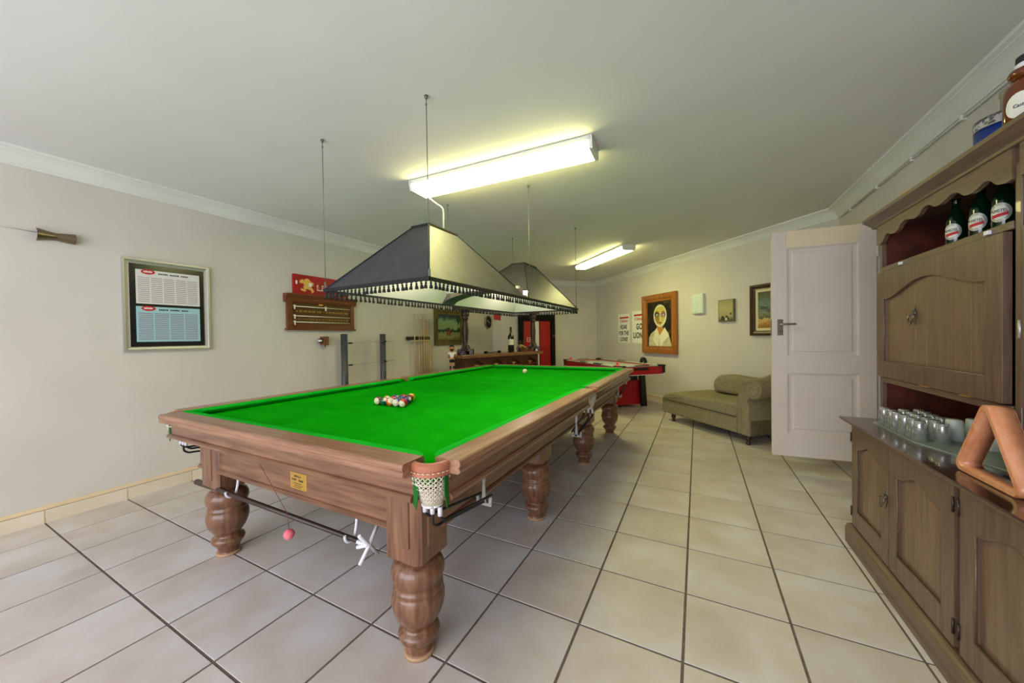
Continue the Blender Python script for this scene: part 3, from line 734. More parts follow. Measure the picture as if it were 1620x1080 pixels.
bm = NB(); box(bm, X0+.038, X0+.082, -.0245, -.020, 3.02*T, 3.02*T+.145, .001); obj('back_plate', bm, M['nickel'], hd)
bm = NB(); zz = 3.02*T+.098; tube(bm, [(X0+.058, -.022, zz), (X0+.058, -.062, zz)], .009, 10); tube(bm, smoothpts([(X0+.052, -.060, zz), (X0+.075, -.066, zz+.001), (X0+.165, -.064, zz+.001)], 4), .0085, 10); obj('lever', bm, M['nickel'], hd)
bm = NB(); box(bm, X0+.057, X0+.063, -.0250, -.0242, 3.02*T+.030, 3.02*T+.045); obj('keyhole', bm, M['black'], hd)
bm = NB(); box(bm, X0-.0015, X0+.001, -.008, .008, 3.02*T, 3.02*T+.145); obj('lock_plate', bm, M['darkmetal'], dr)
for zz in (1.0*T, 4.6*T):
    bm = NB(); tube(bm, [(.006, -.02, zz), (.006, -.02, zz+.09)], .006, 8); box(bm, -.03, .004, -.0225, -.0195, zz, zz+.09); obj('hinge', bm, M['doorw'], dr)

# ================================================================= DRESSER ALONG THE RIGHT WALL
ds = thing('dresser', 'dark wooden dresser with planked arched doors and a tall shelf unit with scalloped valance', 'dresser', (12.12*T, 5.2*T, 0), -PI/2)
# local: x along the wall towards the camera, y into the wall, z up
BL = 4.8*T; BD = 1.29*T; ZW = 1.825*T
bm = NB(); box(bm, 0, BL, .012, BD, .09, ZW-.026); obj('carcass', bm, M['dark_z'], ds)
bm = NB()
prof = [(-.026, 0), (-.026, .088), (-.020, .094), (-.022, .099), (-.012, .108), (-.004, .112), (0.02, .112), (.02, 0)]
prism(bm, [(p[0], p[1]) for p in prof], -.014, BL, 'x'); box(bm, -.026, 0, -.020, BD, 0, .09, .003); obj('plinth', bm, M['dark_x'], ds)
bm = NB()
prof = [(-.040, ZW), (-.046, ZW-.004), (-.046, ZW-.010), (-.040, ZW-.013), (-.038, ZW-.017), (-.028, ZW-.020), (-.022, ZW-.027), (BD, ZW-.027), (BD, ZW)]
prism(bm, prof, -.030, BL+.02, 'x'); obj('worktop', bm, M['topwood'], ds, label='polished dark worktop')
bm = NB(); prism(bm, [(p[0]-.0005, p[1]+(-.0004)) for p in prof[:7]]+[(-.018, ZW-.028), (-.010, ZW-.001)], -.0305, BL+.0205, 'x'); obj('worktop_edge', bm, M['dark_x'], ds)
def archpts(x0, x1, zs, rise, n=16):
    """a flat shoulder, a swept arch and a shoulder, left to right"""
    out = []
    for i in range(n+1):
        t = i/n; u_ = (t-.5)*2
        s = .5*(1+math.cos(PI*u_)); out.append((x0+(x1-x0)*t, zs+rise*s))
    return out
def panelled(name, parent, x0, x1, z0, z1, st, rb, rt, rise, nplank, yf=-.004, th=.022, label=None):
    """framed door with an arched top rail and vertical planks inside"""
    d = bpy.data.objects.new(name, None); C.objects.link(d); d.parent = parent
    if label: d['label'] = label
    bm = NB(); box(bm, x0, x0+st, yf, yf+th, z0, z1, .0015, 1); box(bm, x1-st, x1, yf, yf+th, z0, z1, .0015, 1); box(bm, x0+st, x1-st, yf, yf+th, z0, z0+rb, .0015, 1)
    ap = archpts(x0+st, x1-st, z1-rt, rise); prism(bm, [(x0+st, z1), ]+ap+[(x1-st, z1)], yf, yf+th, 'y')
    obj('door_frame', bm, M['dark_z'], d)
    bm = NB(); tube(bm, [(x, yf+.002, z-.002) for x, z in ap], .004, 5); tube(bm, [(x0+st, yf+.003, z0+rb+.002), (x1-st, yf+.003, z0+rb+.002)], .005, 5); tube(bm, [(x0+st, yf+.003, z0+rb), (x0+st, yf+.003, z1-rt)], .004, 5); tube(bm, [(x1-st, yf+.003, z0+rb), (x1-st, yf+.003, z1-rt)], .004, 5); obj('inner_bead', bm, M['dark_x'], d)
    a, b = x0+st-.004, x1-st+.004; w_ = (b-a)/nplank
    for k in range(nplank):
        u0, u1 = a+k*w_+.0008, a+(k+1)*w_-.0008; bm = NB(); box(bm, u0, u1, yf+.013, yf+.020, z0+rb-.01, z1-rt+rise+.006, .0013, 1); obj('plank', bm, M['plank'], d)
    return d
M['plank'] = mottled('plank_wood', rgb(98,75,58), rgb(124,98,78), 3.6, .36, 8, .1, 6, .45, .10, (14, 14, 1.2), .3, .7, .15)
def dresshandle(parent, x, z, y):
    h = bpy.data.objects.new('drop_handle', None); C.objects.link(h); h.parent = parent; h['label'] = 'ornate pierced pewter drop handle'
    pew = M['pewter']; bm = NB()
    prism(bm, [(x-.010, z+.030), (x-.004, z+.050), (x, z+.056), (x+.004, z+.050), (x+.010, z+.030), (x+.020, z+.022), (x+.013, z+.010), (x+.024, z-.004), (x+.012, z-.012), (x+.006, z-.030), (x, z-.040), (x-.006, z-.030), (x-.012, z-.012), (x-.024, z-.004), (x-.013, z+.010), (x-.020, z+.022)], y-.003, y, 'y'); obj('back_plate', bm, pew, h)
    bm = NB(); tube(bm, smoothpts([(x-.014, y-.008, z+.014), (x-.026, y-.016, z+.000), (x-.016, y-.020, z-.020), (x, y-.020, z-.030), (x+.016, y-.020, z-.020), (x+.026, y-.016, z), (x+.014, y-.008, z+.014)], 4), .0035, 7)
    ball(bm, (x, y-.021, z-.032), .007, n=10, m=6); ball(bm, (x-.013, y-.006, z+.016), .006, n=8, m=6); ball(bm, (x+.013, y-.006, z+.016), .006, n=8, m=6); ball(bm, (x, y-.006, z+.034), .006, n=8, m=6); obj('bail', bm, pew, h)
M['pewter'] = base('pewter', rgb(120,112,100), .35, .9)
doors = [(.05, 1.15), (1.165, 2.345), (2.43, 3.55), (3.565, 4.72)]
zd0, zd1 = .300*T, 1.735*T
for k, (a, b) in enumerate(doors):
    st_ = .075
    d = panelled('cupboard_door', ds, a*T, b*T, zd0, zd1, st_, .095, .125, .045, 5, label=['narrow planked arched door at the far end', 'planked arched door with wide frame', 'planked arched door nearest the photographer', None][k])
    hx = b*T-.012 if k % 2 == 0 else a*T+.012
    for zz in (zd0+.05, zd1-.10):
        bm = NB(); tube(bm, [(hx-(b-a)*T*0+(0), -.008, zz), (hx, -.008, zz+.055)] if False else [((a*T-.002 if k % 2 == 0 else b*T+.002), -.006, zz), ((a*T-.002 if k % 2 == 0 else b*T+.002), -.006, zz+.055)], .004, 7); obj('hinge', bm, M['legdark'], d)
    if k == 0: dresshandle(d, b*T-.020, 1.08*T, -.004)
    if k == 2: dresshandle(d, b*T-.020, 1.08*T, -.004)
# hutch
HY0 = .31*T; HT = 1.90
for xa, xb, nm in ((-.0, .022, 'side_panel'), (2.40*T, 2.52*T, 'post'), (BL-.022, BL, 'side_panel')):
    bm = NB(); box(bm, xa, xb, HY0, BD-.01 if nm == 'side_panel' else HY0+.03, ZW, 4.54*T, .002)
    if nm == 'post': box(bm, xa+.012, xb-.012, HY0-.006, HY0+.004, ZW, 4.40*T, .003); box(bm, xa+.016, xb-.016, HY0+.03, BD-.01, ZW, 4.54*T)
    obj(nm, bm, M['dark_z'], ds)
bm = NB(); box(bm, .02, BL-.02, BD-.016, BD-.004, ZW, 4.54*T); obj('back_board', bm, M['red_in'], ds, label='reddish brown back board')
for a_, b_ in ((.0222, .030), (2.38*T, 2.397*T+.002)):
    bm = NB(); box(bm, a_, b_, HY0+.02, BD-.017, ZW+.001, 4.535*T); obj('inner_lining', bm, M['red_in'], ds)
for za, zb, yy in ((2.375, 2.445, 0), (3.885, 3.955, .0)):
    for xa, xb in ((.024, 2.40*T-.001), (2.52*T+.001, BL-.024)):
        bm = NB(); box(bm, xa, xb, HY0-.006, BD-.017, za*T, zb*T, .003); obj('shelf', bm, M['dark_x'], ds)
bm = NB(); box(bm, .0, BL, HY0-.01, BD, 4.54*T, 4.56*T); obj('hutch_top', bm, M['dark_x'], ds)
def scallop(x0, x1, zt):
    n = 6; pts = [(x0, zt), (x0, 4.30*T)]; w_ = (x1-x0)/n
    zs = [4.28, 4.37, 4.42, 4.42, 4.37, 4.28]
    L_ = x1-x0; prof = [(0, 4.28), (.03, 4.275), (.07, 4.30), (.10, 4.36), (.13, 4.375), (.16, 4.35), (.20, 4.335), (.24, 4.35), (.27, 4.40), (.31, 4.43), (.35, 4.41), (.40, 4.385), (.44, 4.40), (.47, 4.44), (.5, 4.455)]
    prof = prof+[(1-a, b) for a, b in prof[-2::-1]]
    sm = smoothpts([(x0+a*L_, b*T) for a, b in prof], 3)
    return [(x0, zt)]+[tuple(p) for p in sm]+[(x1, zt)]
for xa, xb in ((0.0, 2.42*T), (2.50*T, BL)):
    bm = NB(); prism(bm, scallop(xa, xb, 4.54*T)[::-1], HY0-.012, HY0+.006, 'y'); obj('scalloped_valance', bm, M['dark_x'], ds)
bm = NB(); prof = [(HY0-.010, 4.53*T), (HY0-.018, 4.535*T), (HY0-.020, 4.56*T), (HY0-.030, 4.575*T), (HY0-.048, 4.61*T), (HY0-.060, 4.63*T), (HY0-.062, 4.665*T), (HY0-.056, 4.67*T), (BD, 4.67*T), (BD, 4.53*T)]
prism(bm, prof, -.045, BL+.045, 'x'); obj('crown_moulding', bm, M['dark_x'], ds)
for a, b in ((.045, 2.36), (2.56, 4.74)):
    d = panelled('drop_front', ds, a*T, b*T, 2.455*T, 3.875*T, .085, .085, .150, .075, 8, yf=HY0-.020, th=.024, label='wide drop front with a raised arch and eight planks')
    dresshandle(d, (a+b)/2*T-.1, 3.24*T, HY0-.006) if a < 1 else None
    for hx in (.5, .8):
        bm = NB(); box(bm, a*T+(b-a)*T*hx-.03, a*T+(b-a)*T*hx+.03, HY0-.023, HY0-.010, 2.447*T, 2.457*T); obj('hinge', bm, M['brass'], d)
bm = NB(); tube(bm, [(2.49*T, HY0-.008, 3.0*T), (2.49*T, HY0-.008, 3.0*T+.06)], .006, 8); obj('post_hinge', bm, M['steel'], ds)
for hx in (.62, 2.12):
    bm = NB(); box(bm, hx*T, hx*T+.02, HY0-.016, HY0-.004, 3.90*T, 3.935*T, .001); obj('magnet_catch', bm, M['whitepl'], ds)
def on_dresser(u, v): return (u*T, v*T, ZW)
# tray with tumblers
tr = [(12.27, 4.93), (12.95, 4.93), (13.25, 4.2), (13.25, 3.05), (12.56, 3.05), (12.27, 3.92)]
bm = NB(); prism(bm, [(a*T, b*T) for a, b in tr], ZW, ZW+.006, 'z', .001); o = obj('glass_tray', bm, M['trayglass']); tag(o, 'long thin greenish glass tray under the tumblers on the dresser worktop', 'tray')
def tumbler(name, mat, h, r0, r1, label, grp):
    bm = NB(); lathe(bm, [(0, h), (r1-.002, h), (r1, h-.003), (r0, 0), (r0-.0022, 0), (r1-.0028, h-.012), (0, h-.012)], n=18)
    return tag(obj(name, bm, mat), label, 'glass', grp)
ZG = ZW+.0062
cl_spots = []
for r in range(3):
    for k in range(6):
        u_ = 12.36+.155*r+random.uniform(-.012, .012); v_ = 4.84-.165*k-(.08 if r % 2 else 0)+random.uniform(-.012, .012)
        if r == 2 and k >= 4: continue
        cl_spots.append((u_, v_, r, k))
g0 = None; ordn = ['first', 'second', 'third', 'fourth', 'fifth', 'sixth']; rown = ['front row', 'middle row', 'back row']
for u_, v_, r, k in cl_spots:
    lab = 'clear upturned shot glass, %s from the far end in the %s' % (ordn[k], rown[r])
    if g0 is None: o = g0 = tumbler('shot_glass', M['glass'], .090, .0275, .0205, lab, 'clear shot glasses upturned on the glass tray')
    else: o = g0.copy(); C.objects.link(o); o['label'] = lab
    o.location = (u_*T, v_*T, ZG)
f0 = None
for k, (u_, v_) in enumerate(((12.70, 4.18), (12.90, 4.28), (13.06, 4.40), (12.86, 4.06), (13.03, 4.16), (12.82, 3.84), (13.0, 3.92), (12.98, 3.68))):
    lab = ['tall frosted tumbler standing at the back of the clear glasses', 'frosted tumbler left of the wooden triangle', 'frosted tumbler in the back left of the triangle', 'frosted tumbler just behind the triangle\'s left leg', 'frosted tumbler in the back row behind the triangle', 'frosted tumbler seen through the wooden triangle', 'frosted tumbler behind the one seen through the triangle', 'frosted tumbler deepest in the corner of the tray'][k]
    if f0 is None: o = f0 = tumbler('frosted_tumbler', M['frost'], .094, .034, .027, lab, 'frosted tumblers upturned on the glass tray')
    else: o = f0.copy(); C.objects.link(o); o['label'] = lab
    o.location = (u_*T, v_*T, ZG)
# triangle rack standing on edge
tri = thing('ball_triangle', 'pale wooden ball rack triangle standing upright on the dresser worktop', 'triangle', (12.28*T, 2.69*T, ZW+.0005), -PI/2)
def rtri(s, r, n=7):
    h = s*math.sqrt(3)/2; V = [Vector((-s/2, 0)), Vector((s/2, 0)), Vector((0, h))]; cen = Vector((0, h/3)); out = []
    for k in range(3):
        d = (cen-V[k]).normalized(); c = V[k]+d*2*r; a_ = math.atan2(-d.y, -d.x)
        out += [(c.x+r*math.cos(a_-PI/3+2*PI/3*i/n), c.y+r*math.sin(a_-PI/3+2*PI/3*i/n)) for i in range(n+1)]
    return out
so, si = rtri(.330, .026), rtri(.330-.062, .012)
off = .062/(2*math.sqrt(3)); si = [(a, b+off) for a, b in si]
bm = NB(); n = len(so); w_ = .030
R_ = []
for pts, y in ((so, -w_), (so, w_), (si, w_), (si, -w_)): R_.append([bm.verts.new((p[0], y, p[1])) for p in pts])
for k in range(4):
    A, B = R_[k], R_[(k+1) % 4]
    for i in range(n):
        f = bm.faces.new((A[i], A[(i+1) % n], B[(i+1) % n], B[i])); f.smooth = k in (0, 2)
bmesh.ops.recalc_face_normals(bm, faces=bm.faces[:])
bmesh.ops.bevel(bm, geom=[e for e in bm.edges if len(e.link_faces) == 2 and abs(e.link_faces[0].normal.dot(e.link_faces[1].normal)) < .1], offset=.003, segments=2, affect='EDGES')
tri.data = None if tri.type == 'EMPTY' else None
obj('hoop', bm, M['triwood'], tri)
# green beer bottles on the upper shelf
lab_in = base('beer_label', rgb(216,214,206), .5)
def labdisc(bm, R_, zc, rx, rz, mi=0, n=24, m=6):
    rings = []
    for k in range(1, m+1):
        f = k/m; rings.append([bm.verts.new((R_*math.cos(rx*f*math.cos(2*PI*i/n)/R_), R_*math.sin(rx*f*math.cos(2*PI*i/n)/R_), zc+rz*f*math.sin(2*PI*i/n))) for i in range(n)])
    cen = bm.verts.new((R_, 0, zc))
    for i in range(n):
        bm.faces.new((cen, rings[0][i], rings[0][(i+1) % n])).material_index = mi
        for k in range(m-1): bm.faces.new((rings[k][i], rings[k+1][i], rings[k+1][(i+1) % n], rings[k][(i+1) % n])).material_index = mi
def beer(u_, v_, zt, lab):
    b = thing('beer_bottle', lab, 'bottle', (u_*T, v_*T, zt), -2.40, 'green beer bottles on the upper shelf')
    bm = NB(); lathe(bm, [(0, 0), (.029, 0), (.031, .004), (.031, .120), (.027, .142), (.015, .172), (.0125, .185), (.0125, .212), (.014, .214), (.014, .222), (0, .222)], n=24); obj('glass_body', bm, M['greenb'], b)
    bm = NB(); n = 20
    rim = []; R_ = .0318
    for rr, mat_i in ((1.0, 0), (.72, 1)):
        labdisc(bm, R_+.0006+.0012*(1-rr), .076, .030*rr, .036*rr, mat_i)
    obj('oval_label', bm, [base('label_silver', rgb(168,168,166), .35, .3), lab_in], b)
    bm = NB()
    for s_ in range(8):
        t0_ = (-.020+.005*s_)/R_; t1_ = (-.020+.005*(s_+1))/R_; q = R_+.0016
        za = lambda t: .056+.008*(t*R_/.02+1)*.5
        f = bm.faces.new([bm.verts.new((q*math.cos(t), q*math.sin(t), z)) for t, z in ((t0_, za(t0_)), (t1_, za(t1_)), (t1_, za(t1_)+.012), (t0_, za(t0_)+.012))])
    obj('red_banner', bm, M['redink'], b)
    text('AMSTEL', .042, .012, M['blackink'], b, (R_+.0020, 0, .082), 'lettering', .0003, 1.0, (PI/2, 0, PI/2))
    return b
for k, (v_, lab) in enumerate(((4.01, 'green bottle with an oval white label, the far one on the upper shelf'), (3.63, 'green bottle with an oval white label, the middle one of three'), (3.32, 'green bottle with an oval white label, the one nearest the post'))):
    beer(12.66, v_+.05, 3.955*T+.0006, lab)
# things on top of the dresser
ZC = 4.67*T
tn = thing('blue_tin', 'round blue tin with a silver patterned rim on top of the dresser', 'tin', (12.70*T, 3.38*T, ZC))
bm = NB(); lathe(bm, [(0, 0), (.084, 0), (.086, .003), (.086, .112), (0, .112)], n=36); obj('tin_body', bm, M['tin'], tn)
bm = NB(); lathe(bm, [(0, .112), (.0868, .112), (.0872, .114), (.0872, .142), (.085, .146), (.0, .146)], n=36); obj('lid_band', bm, mottled('patterned_silver', rgb(70,66,74), rgb(170,166,170), 60, .35, 2, 0, 1, .5, 0, (1,1,1), .45, .55), tn)
bm = NB(); lathe(bm, [(.0866, .108), (.0886, .110), (.0866, .112)], n=36); obj('lid_rim', bm, M['steel'], tn)
t2 = thing('metal_canister', 'tall grey metal canister behind the brown bottle on the dresser top', 'canister', (13.14*T, 3.90*T, ZC))
t2.scale = (1, 1, 1.13)
bm = NB(); lathe(bm, [(0, 0), (.088, 0), (.09, .003), (.09, .286), (.094, .290), (.094, .302), (.088, .304), (0, .304)], n=36); obj('canister_body', bm, mottled('grey_tin', rgb(150,150,138), rgb(172,170,156), 6, .3, 3, 0, 1, .5, 0, metal=.5), t2)
bb = thing('brown_bottle', 'large brown glass bottle with a round white label on the dresser corner', 'bottle', (12.50*T, 2.80*T, ZC), -2.35)
bb.scale = (.86, .86, .82)
bm = NB(); lathe(bm, [(0, 0), (.056, 0), (.060, .005), (.060, .150), (.056, .172), (.040, .196), (.030, .206), (.0, .206)], n=32); obj('glass_body', bm, M['amber'], bb)
bm = NB(); lathe(bm, [(.030, .200), (.046, .207), (.050, .222), (.046, .236), (.030, .242), (.028, .262), (.0, .262)], n=32); obj('bottle_neck', bm, M['amber'], bb)
bm = NB(); lathe(bm, [(.0295, .236), (.0340, .240), (.0340, .258), (.030, .262)], n=28); obj('neck_band', bm, M['whitepl'], bb)
bm = NB(); lathe(bm, [(0, .292), (.026, .292), (.030, .288), (.031, .262), (0, .262)], n=28); obj('stopper', bm, M['blackink'], bb)
bm = NB(); R_ = .0612; labdisc(bm, R_, .085, .042, .050)
lb = obj('round_label', bm, lab_in, bb); text('Castle', .034, .013, M['blackink'], bb, (R_+.0006, 0, .083), 'lettering', .0012, 1.0, (PI/2, 0, PI/2), .2)
ob = thing('wooden_bowl', 'orange brown round wooden bowl lying on the far end of the dresser top', 'bowl', (12.60*T, 4.58*T, ZC))
ob.scale = (.72, .72, .95)
bm = NB(); lathe(bm, [(0, .0), (.05, .0), (.085, .02), (.1, .045), (.098, .052), (.07, .068), (0, .078)], n=30); obj('bowl_body', bm, mottled('orange_wood', rgb(206,150,108), rgb(222,172,130), 8, .5), ob)

# ================================================================= CHAISE LONGUE
ch = thing('chaise_longue', 'olive fabric chaise longue with scroll arm against the diagonal wall', 'chaise', (9.34*T, 12.12*T, 0), A_D)
CD = .70
def rbox(name, pts, y0, y1, m, parent, bev=.02, seg=4, label=None):
    bm = NB(); n = len(pts); va = [bm.verts.new((p[0], y0, p[1])) for p in pts]; vb = [bm.verts.new((p[0], y1, p[1])) for p in pts]
    fa, fb = bm.faces.new(va), bm.faces.new(vb[::-1]); fs = [fa, fb]
    for i in range(n): fs.append(bm.faces.new((va[i], vb[i], vb[(i+1) % n], va[(i+1) % n])))
    bmesh.ops.recalc_face_normals(bm, faces=fs)
    es = set(fa.edges) | set(fb.edges)
    bmesh.ops.bevel(bm, geom=list(es), offset=bev, segments=seg, affect='EDGES', profile=.5)
    for f in bm.faces: f.smooth = True
    bm.normal_update()
    for e in bm.edges:
        if len(e.link_faces) == 2 and e.link_faces[0].normal.angle(e.link_faces[1].normal, 0) > .7: e.smooth = False
    return obj(name, bm, m, parent, label=label)
rbox('upholstered_base', [(-.165, .112), (-.175, .14), (-.178, .285), (1.20, .285), (1.262, .28), (1.262, .112)], -.03, CD, M['chaise'], ch, .012)
cush = smoothpts([(-.170, .292), (-.185, .315), (-.165, .355), (-.08, .405), (.06, .430), (.22, .430), (.42, .422), (.70, .440), (.95, .455), (1.10, .455)], 4)
rbox('seat_cushion', [tuple(p) for p in cush]+[(1.12, .292)], -.034, CD-.02, M['chaise'], ch, .035, 5)
bm = NB(); tube(bm, [(-.178, -.032, .289), (1.12, -.032, .289)], .006, 6); tube(bm, [(-.178, -.032, .289), (-.178, CD, .289)], .006, 6); obj('piping', bm, M['chaise'], ch)
bk = smoothpts([(.240, .44), (.215, .50), (.235, .60), (.31, .67), (.43, .695), (.62, .690), (.80, .685), (.95, .715), (1.08, .775), (1.20, .83), (1.32, .85), (1.42, .82)], 4)
rbox('back_rest', [tuple(p) for p in bk]+[(1.42, .44)], CD-.20, CD+.02, M['chaise'], ch, .05, 5)
# arm: curved slab ending in a scroll
oc = (1.305, .640); ro = .105
outer = [(1.262, .112), (1.262, .45)] ; 
left = smoothpts([(1.105, .112), (1.105, .36), (1.112, .50), (1.145, .61), (1.20, .695), (1.275, .742)], 4)
roll = arc(oc[0], oc[1], ro, PI*.60, -PI*.62, 14)
pts = [tuple(p) for p in left]+roll[1:]+[(1.235, .50), (1.262, .43), (1.262, .112)]
rbox('scroll_arm', pts, -.045, CD, M['chaise'], ch, .014, 3)
bm = NB(); sp = [(oc[0]+(.098-.078*t)*math.cos(PI*.75-t*PI*2.6), -.047, oc[1]+(.098-.078*t)*math.sin(PI*.75-t*PI*2.6)) for t in [i/26 for i in range(27)]]
tube(bm, sp, .0085, 6); tube(bm, smoothpts([(1.165, -.046, .12), (1.165, -.046, .38), (1.180, -.046, .52), (1.205, -.046, .62), (1.232, -.046, .70)], 5), .008, 6); tube(bm, [(1.112, -.046, .12), (1.112, -.046, .40), (1.125, -.046, .52), (1.155, -.046, .61), (1.21, -.046, .69), (1.28, -.046, .737)], .006, 6); obj('scroll_piping', bm, M['chaise'], ch)
bm = NB(); lathe(bm, [(0, 0), (.019, 0), (.024, .006), (.025, .018), (.016, .032), (.014, .040), (.028, .058), (.033, .075), (.028, .090), (.022, .096), (.030, .102), (.030, .113), (0, .113)], n=18)
lg = obj('leg', bm, M['legdark'], ch, (0, 0.02, 0))
for x, y in ((1.20, .02), (0, CD-.07), (1.20, CD-.07)):
    o = lg.copy(); C.objects.link(o); o.location = (x, y, 0)

# ================================================================= AIR HOCKEY TABLE
ho = dv*(-9.0)+nv*13.85
hk_ = thing('air_hockey_table', 'red and black air hockey table in front of the diagonal wall', 'game table', (ho.x*T, ho.y*T, 0), A_D)
HL, HWd, HZ = 5.1*T, 2.1*T, 1.87*T
bm = NB(); 
box(bm, 0.02, HL-.02, .012, .04, .62, HZ-.012, .004); box(bm, .02, HL-.02, HWd-.04, HWd-.012, .62, HZ-.012, .004); box(bm, .012, .04, .02, HWd-.02, .62, HZ-.012, .004); box(bm, HL-.04, HL-.012, .02, HWd-.02, .62, HZ-.012, .004)
obj('side_boards', bm, M['hred'], hk_)
bm = NB(); box(bm, .03, HL-.03, .03, HWd-.03, .70, HZ-.035); obj('playing_surface', bm, M['hsurf'], hk_, label='pale grey playing surface')
bm = NB(); box(bm, .03, HL-.03, .03, HWd-.03, .615, .64); obj('underside', bm, M['black'], hk_)
for nm, (a, b, c, d) in (('side_rail', (.12, HL-.12, 0, .05)), ('side_rail', (.12, HL-.12, HWd-.05, HWd)), ('end_rail', (0, .05, .12, HWd-.12)), ('end_rail', (HL-.05, HL, .12, HWd-.12))):
    bm = NB(); box(bm, a, b, c, d, HZ-.016, HZ, .005); obj(nm, bm, base('rail_grey', rgb(178,184,182), .3), hk_)
bm = NB(); box(bm, .01, HL-.01, .006, .014, .612, .622); box(bm, HL-.014, HL-.006, .01, HWd-.01, .612, .622); obj('lower_trim', bm, M['whitepl'], hk_)
for x, y in ((0, 0), (HL, 0), (0, HWd), (HL, HWd)):
    bm = NB(); sx_, sy_ = (1 if x == 0 else -1), (1 if y == 0 else -1)
    pts = [(x-sx_*.01, y-sy_*.01), (x+sx_*.13, y-sy_*.012), (x+sx_*.13, y+sy_*.05), (x+sx_*.055, y+sy_*.055), (x+sx_*.05, y+sy_*.13), (x-sx_*.012, y+sy_*.13)]
    if sx_*sy_ < 0: pts = pts[::-1]
    prism(bm, pts, HZ-.02, HZ+.006, 'z', .003); prism(bm, [(x-sx_*.004, y-sy_*.004), (x+sx_*.035, y-sy_*.004), (x+sx_*.035, y+sy_*.035), (x-sx_*.004, y+sy_*.035)][::1 if sx_*sy_ > 0 else -1], .64, HZ-.018, 'z'); obj('corner_cap', bm, M['black'], hk_)
for x in (0, HL):
    s_ = 1 if x == 0 else -1
    bm = NB(); box(bm, min(x+s_*.006, x+s_*.03), max(x+s_*.006, x+s_*.03), HWd/2-.13, HWd/2+.13, HZ-.075, HZ-.035, .004); obj('goal_slot', bm, M['black'], hk_)
    bm = NB(); box(bm, min(x-s_*.005, x+s_*.05), max(x-s_*.005, x+s_*.05), HWd/2-.13, HWd/2+.13, HZ-.004, HZ+.006, .003); obj('goal_cover', bm, M['black'], hk_)
    # pedestal at each end
    xa = x+s_*.50; px0, px1 = min(xa, xa+s_*.50), max(xa, xa+s_*.50)
    bm = NB(); box(bm, px0, px1, .12, HWd-.10, .045, .47, .004); obj('pedestal_box', bm, M['hred'], hk_)
    bm = NB(); box(bm, px0+.04, px1-.04, .16, HWd-.14, .47, .63, .003); obj('pedestal_neck', bm, M['darkmetal'], hk_)
    for yy in (.10, HWd-.14):
        bm = NB(); xo = xa-s_*.06
        prism(bm, [(xo-.035, .02), (xo+.035, .02), (xo+.010+(-s_)*-.03, .62), (xo-.085 if s_ < 0 else xo-.06, .62)], yy, yy+.10, 'y', .006); obj('leg', bm, M['black'], hk_)
        bm = NB(); lathe(bm, [(0, 0), (.045, 0), (.048, .006), (.03, .018), (.012, .022), (0, .03)], (xo, yy+.05, 0), 18); obj('levelling_foot', bm, M['steel'], hk_)
bm = NB(); box(bm, HL*.36, HL*.47, -.004, .05, HZ-.004, HZ+.008, .003); obj('side_grip', bm, M['black'], hk_)
bm = NB(); box(bm, HL*.36, HL*.47, HWd-.05, HWd+.004, HZ-.004, HZ+.008, .003); obj('side_grip', bm, M['black'], hk_)
bm = NB(); box(bm, HL-.80, HL-.55, -.006, .055, HZ-.006, HZ+.010, .004); obj('side_grip', bm, M['black'], hk_)
def onhock(x, y): p = Vector((x, y)); c_, s_ = math.cos(A_D), math.sin(A_D); return (ho.x*T+x*c_-y*s_, ho.y*T+x*s_+y*c_)
for k, (x, y, lab) in enumerate(((HL-.25, .14, 'red plastic mallet on the near end of the air hockey table'), (.12, .10, 'red plastic mallet on the far left end of the air hockey table'))):
    q = onhock(x, y); m_ = thing('hockey_mallet', lab, 'mallet', (q[0], q[1], HZ-.0345), 0, 'air hockey mallets')
    bm = NB(); lathe(bm, [(0, 0), (.046, 0), (.048, .004), (.048, .028), (.042, .034), (.022, .038), (.018, .046), (.020, .070), (.016, .080), (0, .082)], n=24); obj('mallet_body', bm, base('mallet_red', rgb(214,40,60), .35), m_)
q = onhock(HL-.52, HWd-.03)
sc = thing('score_arch', 'small black arched score counter on the back rail of the air hockey table', 'scoreboard', (q[0], q[1], HZ), A_D)
bm = NB(); po, pi_ = arc(0, .02, .080, PI, 0, 14), arc(0, .02, .030, 0, PI, 10); prism(bm, [(-.08, 0)]+po+[(.08, 0), (.03, 0)]+pi_+[(-.03, 0)], -.018, .018, 'y'); obj('arch_body', bm, M['black'], sc)
bm = NB(); box(bm, -.022, .022, -.020, -.017, .062, .084); obj('display', bm, M['darkmetal'], sc)

# ================================================================= THINGS ON THE LEFT WALL
sc_ = thing('wall_sconce', 'brushed metal bow tie shaped wall light high on the left wall', 'wall light', L_wall(.205, 4.95), RL)
bm = NB()
def sheet(xs, rs, y0, a0, a1, n=12):
    for sgn, dr_ in ((1, 0), (-1, -.0015)):
        rows = []
        for x, r in zip(xs, rs): rows.append([bm.verts.new((x, -y0-(r+dr_)*math.cos(a0+(a1-a0)*i/n), (r+dr_)*math.sin(a0+(a1-a0)*i/n))) for i in range(n+1)])
        for i in range(len(xs)-1):
            for k in range(n):
                f = bm.faces.new((rows[i][k], rows[i+1][k], rows[i+1][k+1], rows[i][k+1])[::sgn]); f.smooth = True
sheet([-.088, -.04, -.012, .0, .012, .04, .088], [.046, .034, .028, .027, .028, .032, .038], .018, -1.75, 1.75)
obj('curved_shade', bm, base('bronzed_steel', rgb(132,116,96), .32, .9), sc_)
bm = NB(); box(bm, -.03, .03, -.02, 0, -.025, .025, .003); obj('wall_mount', bm, M['whitepl'], sc_)
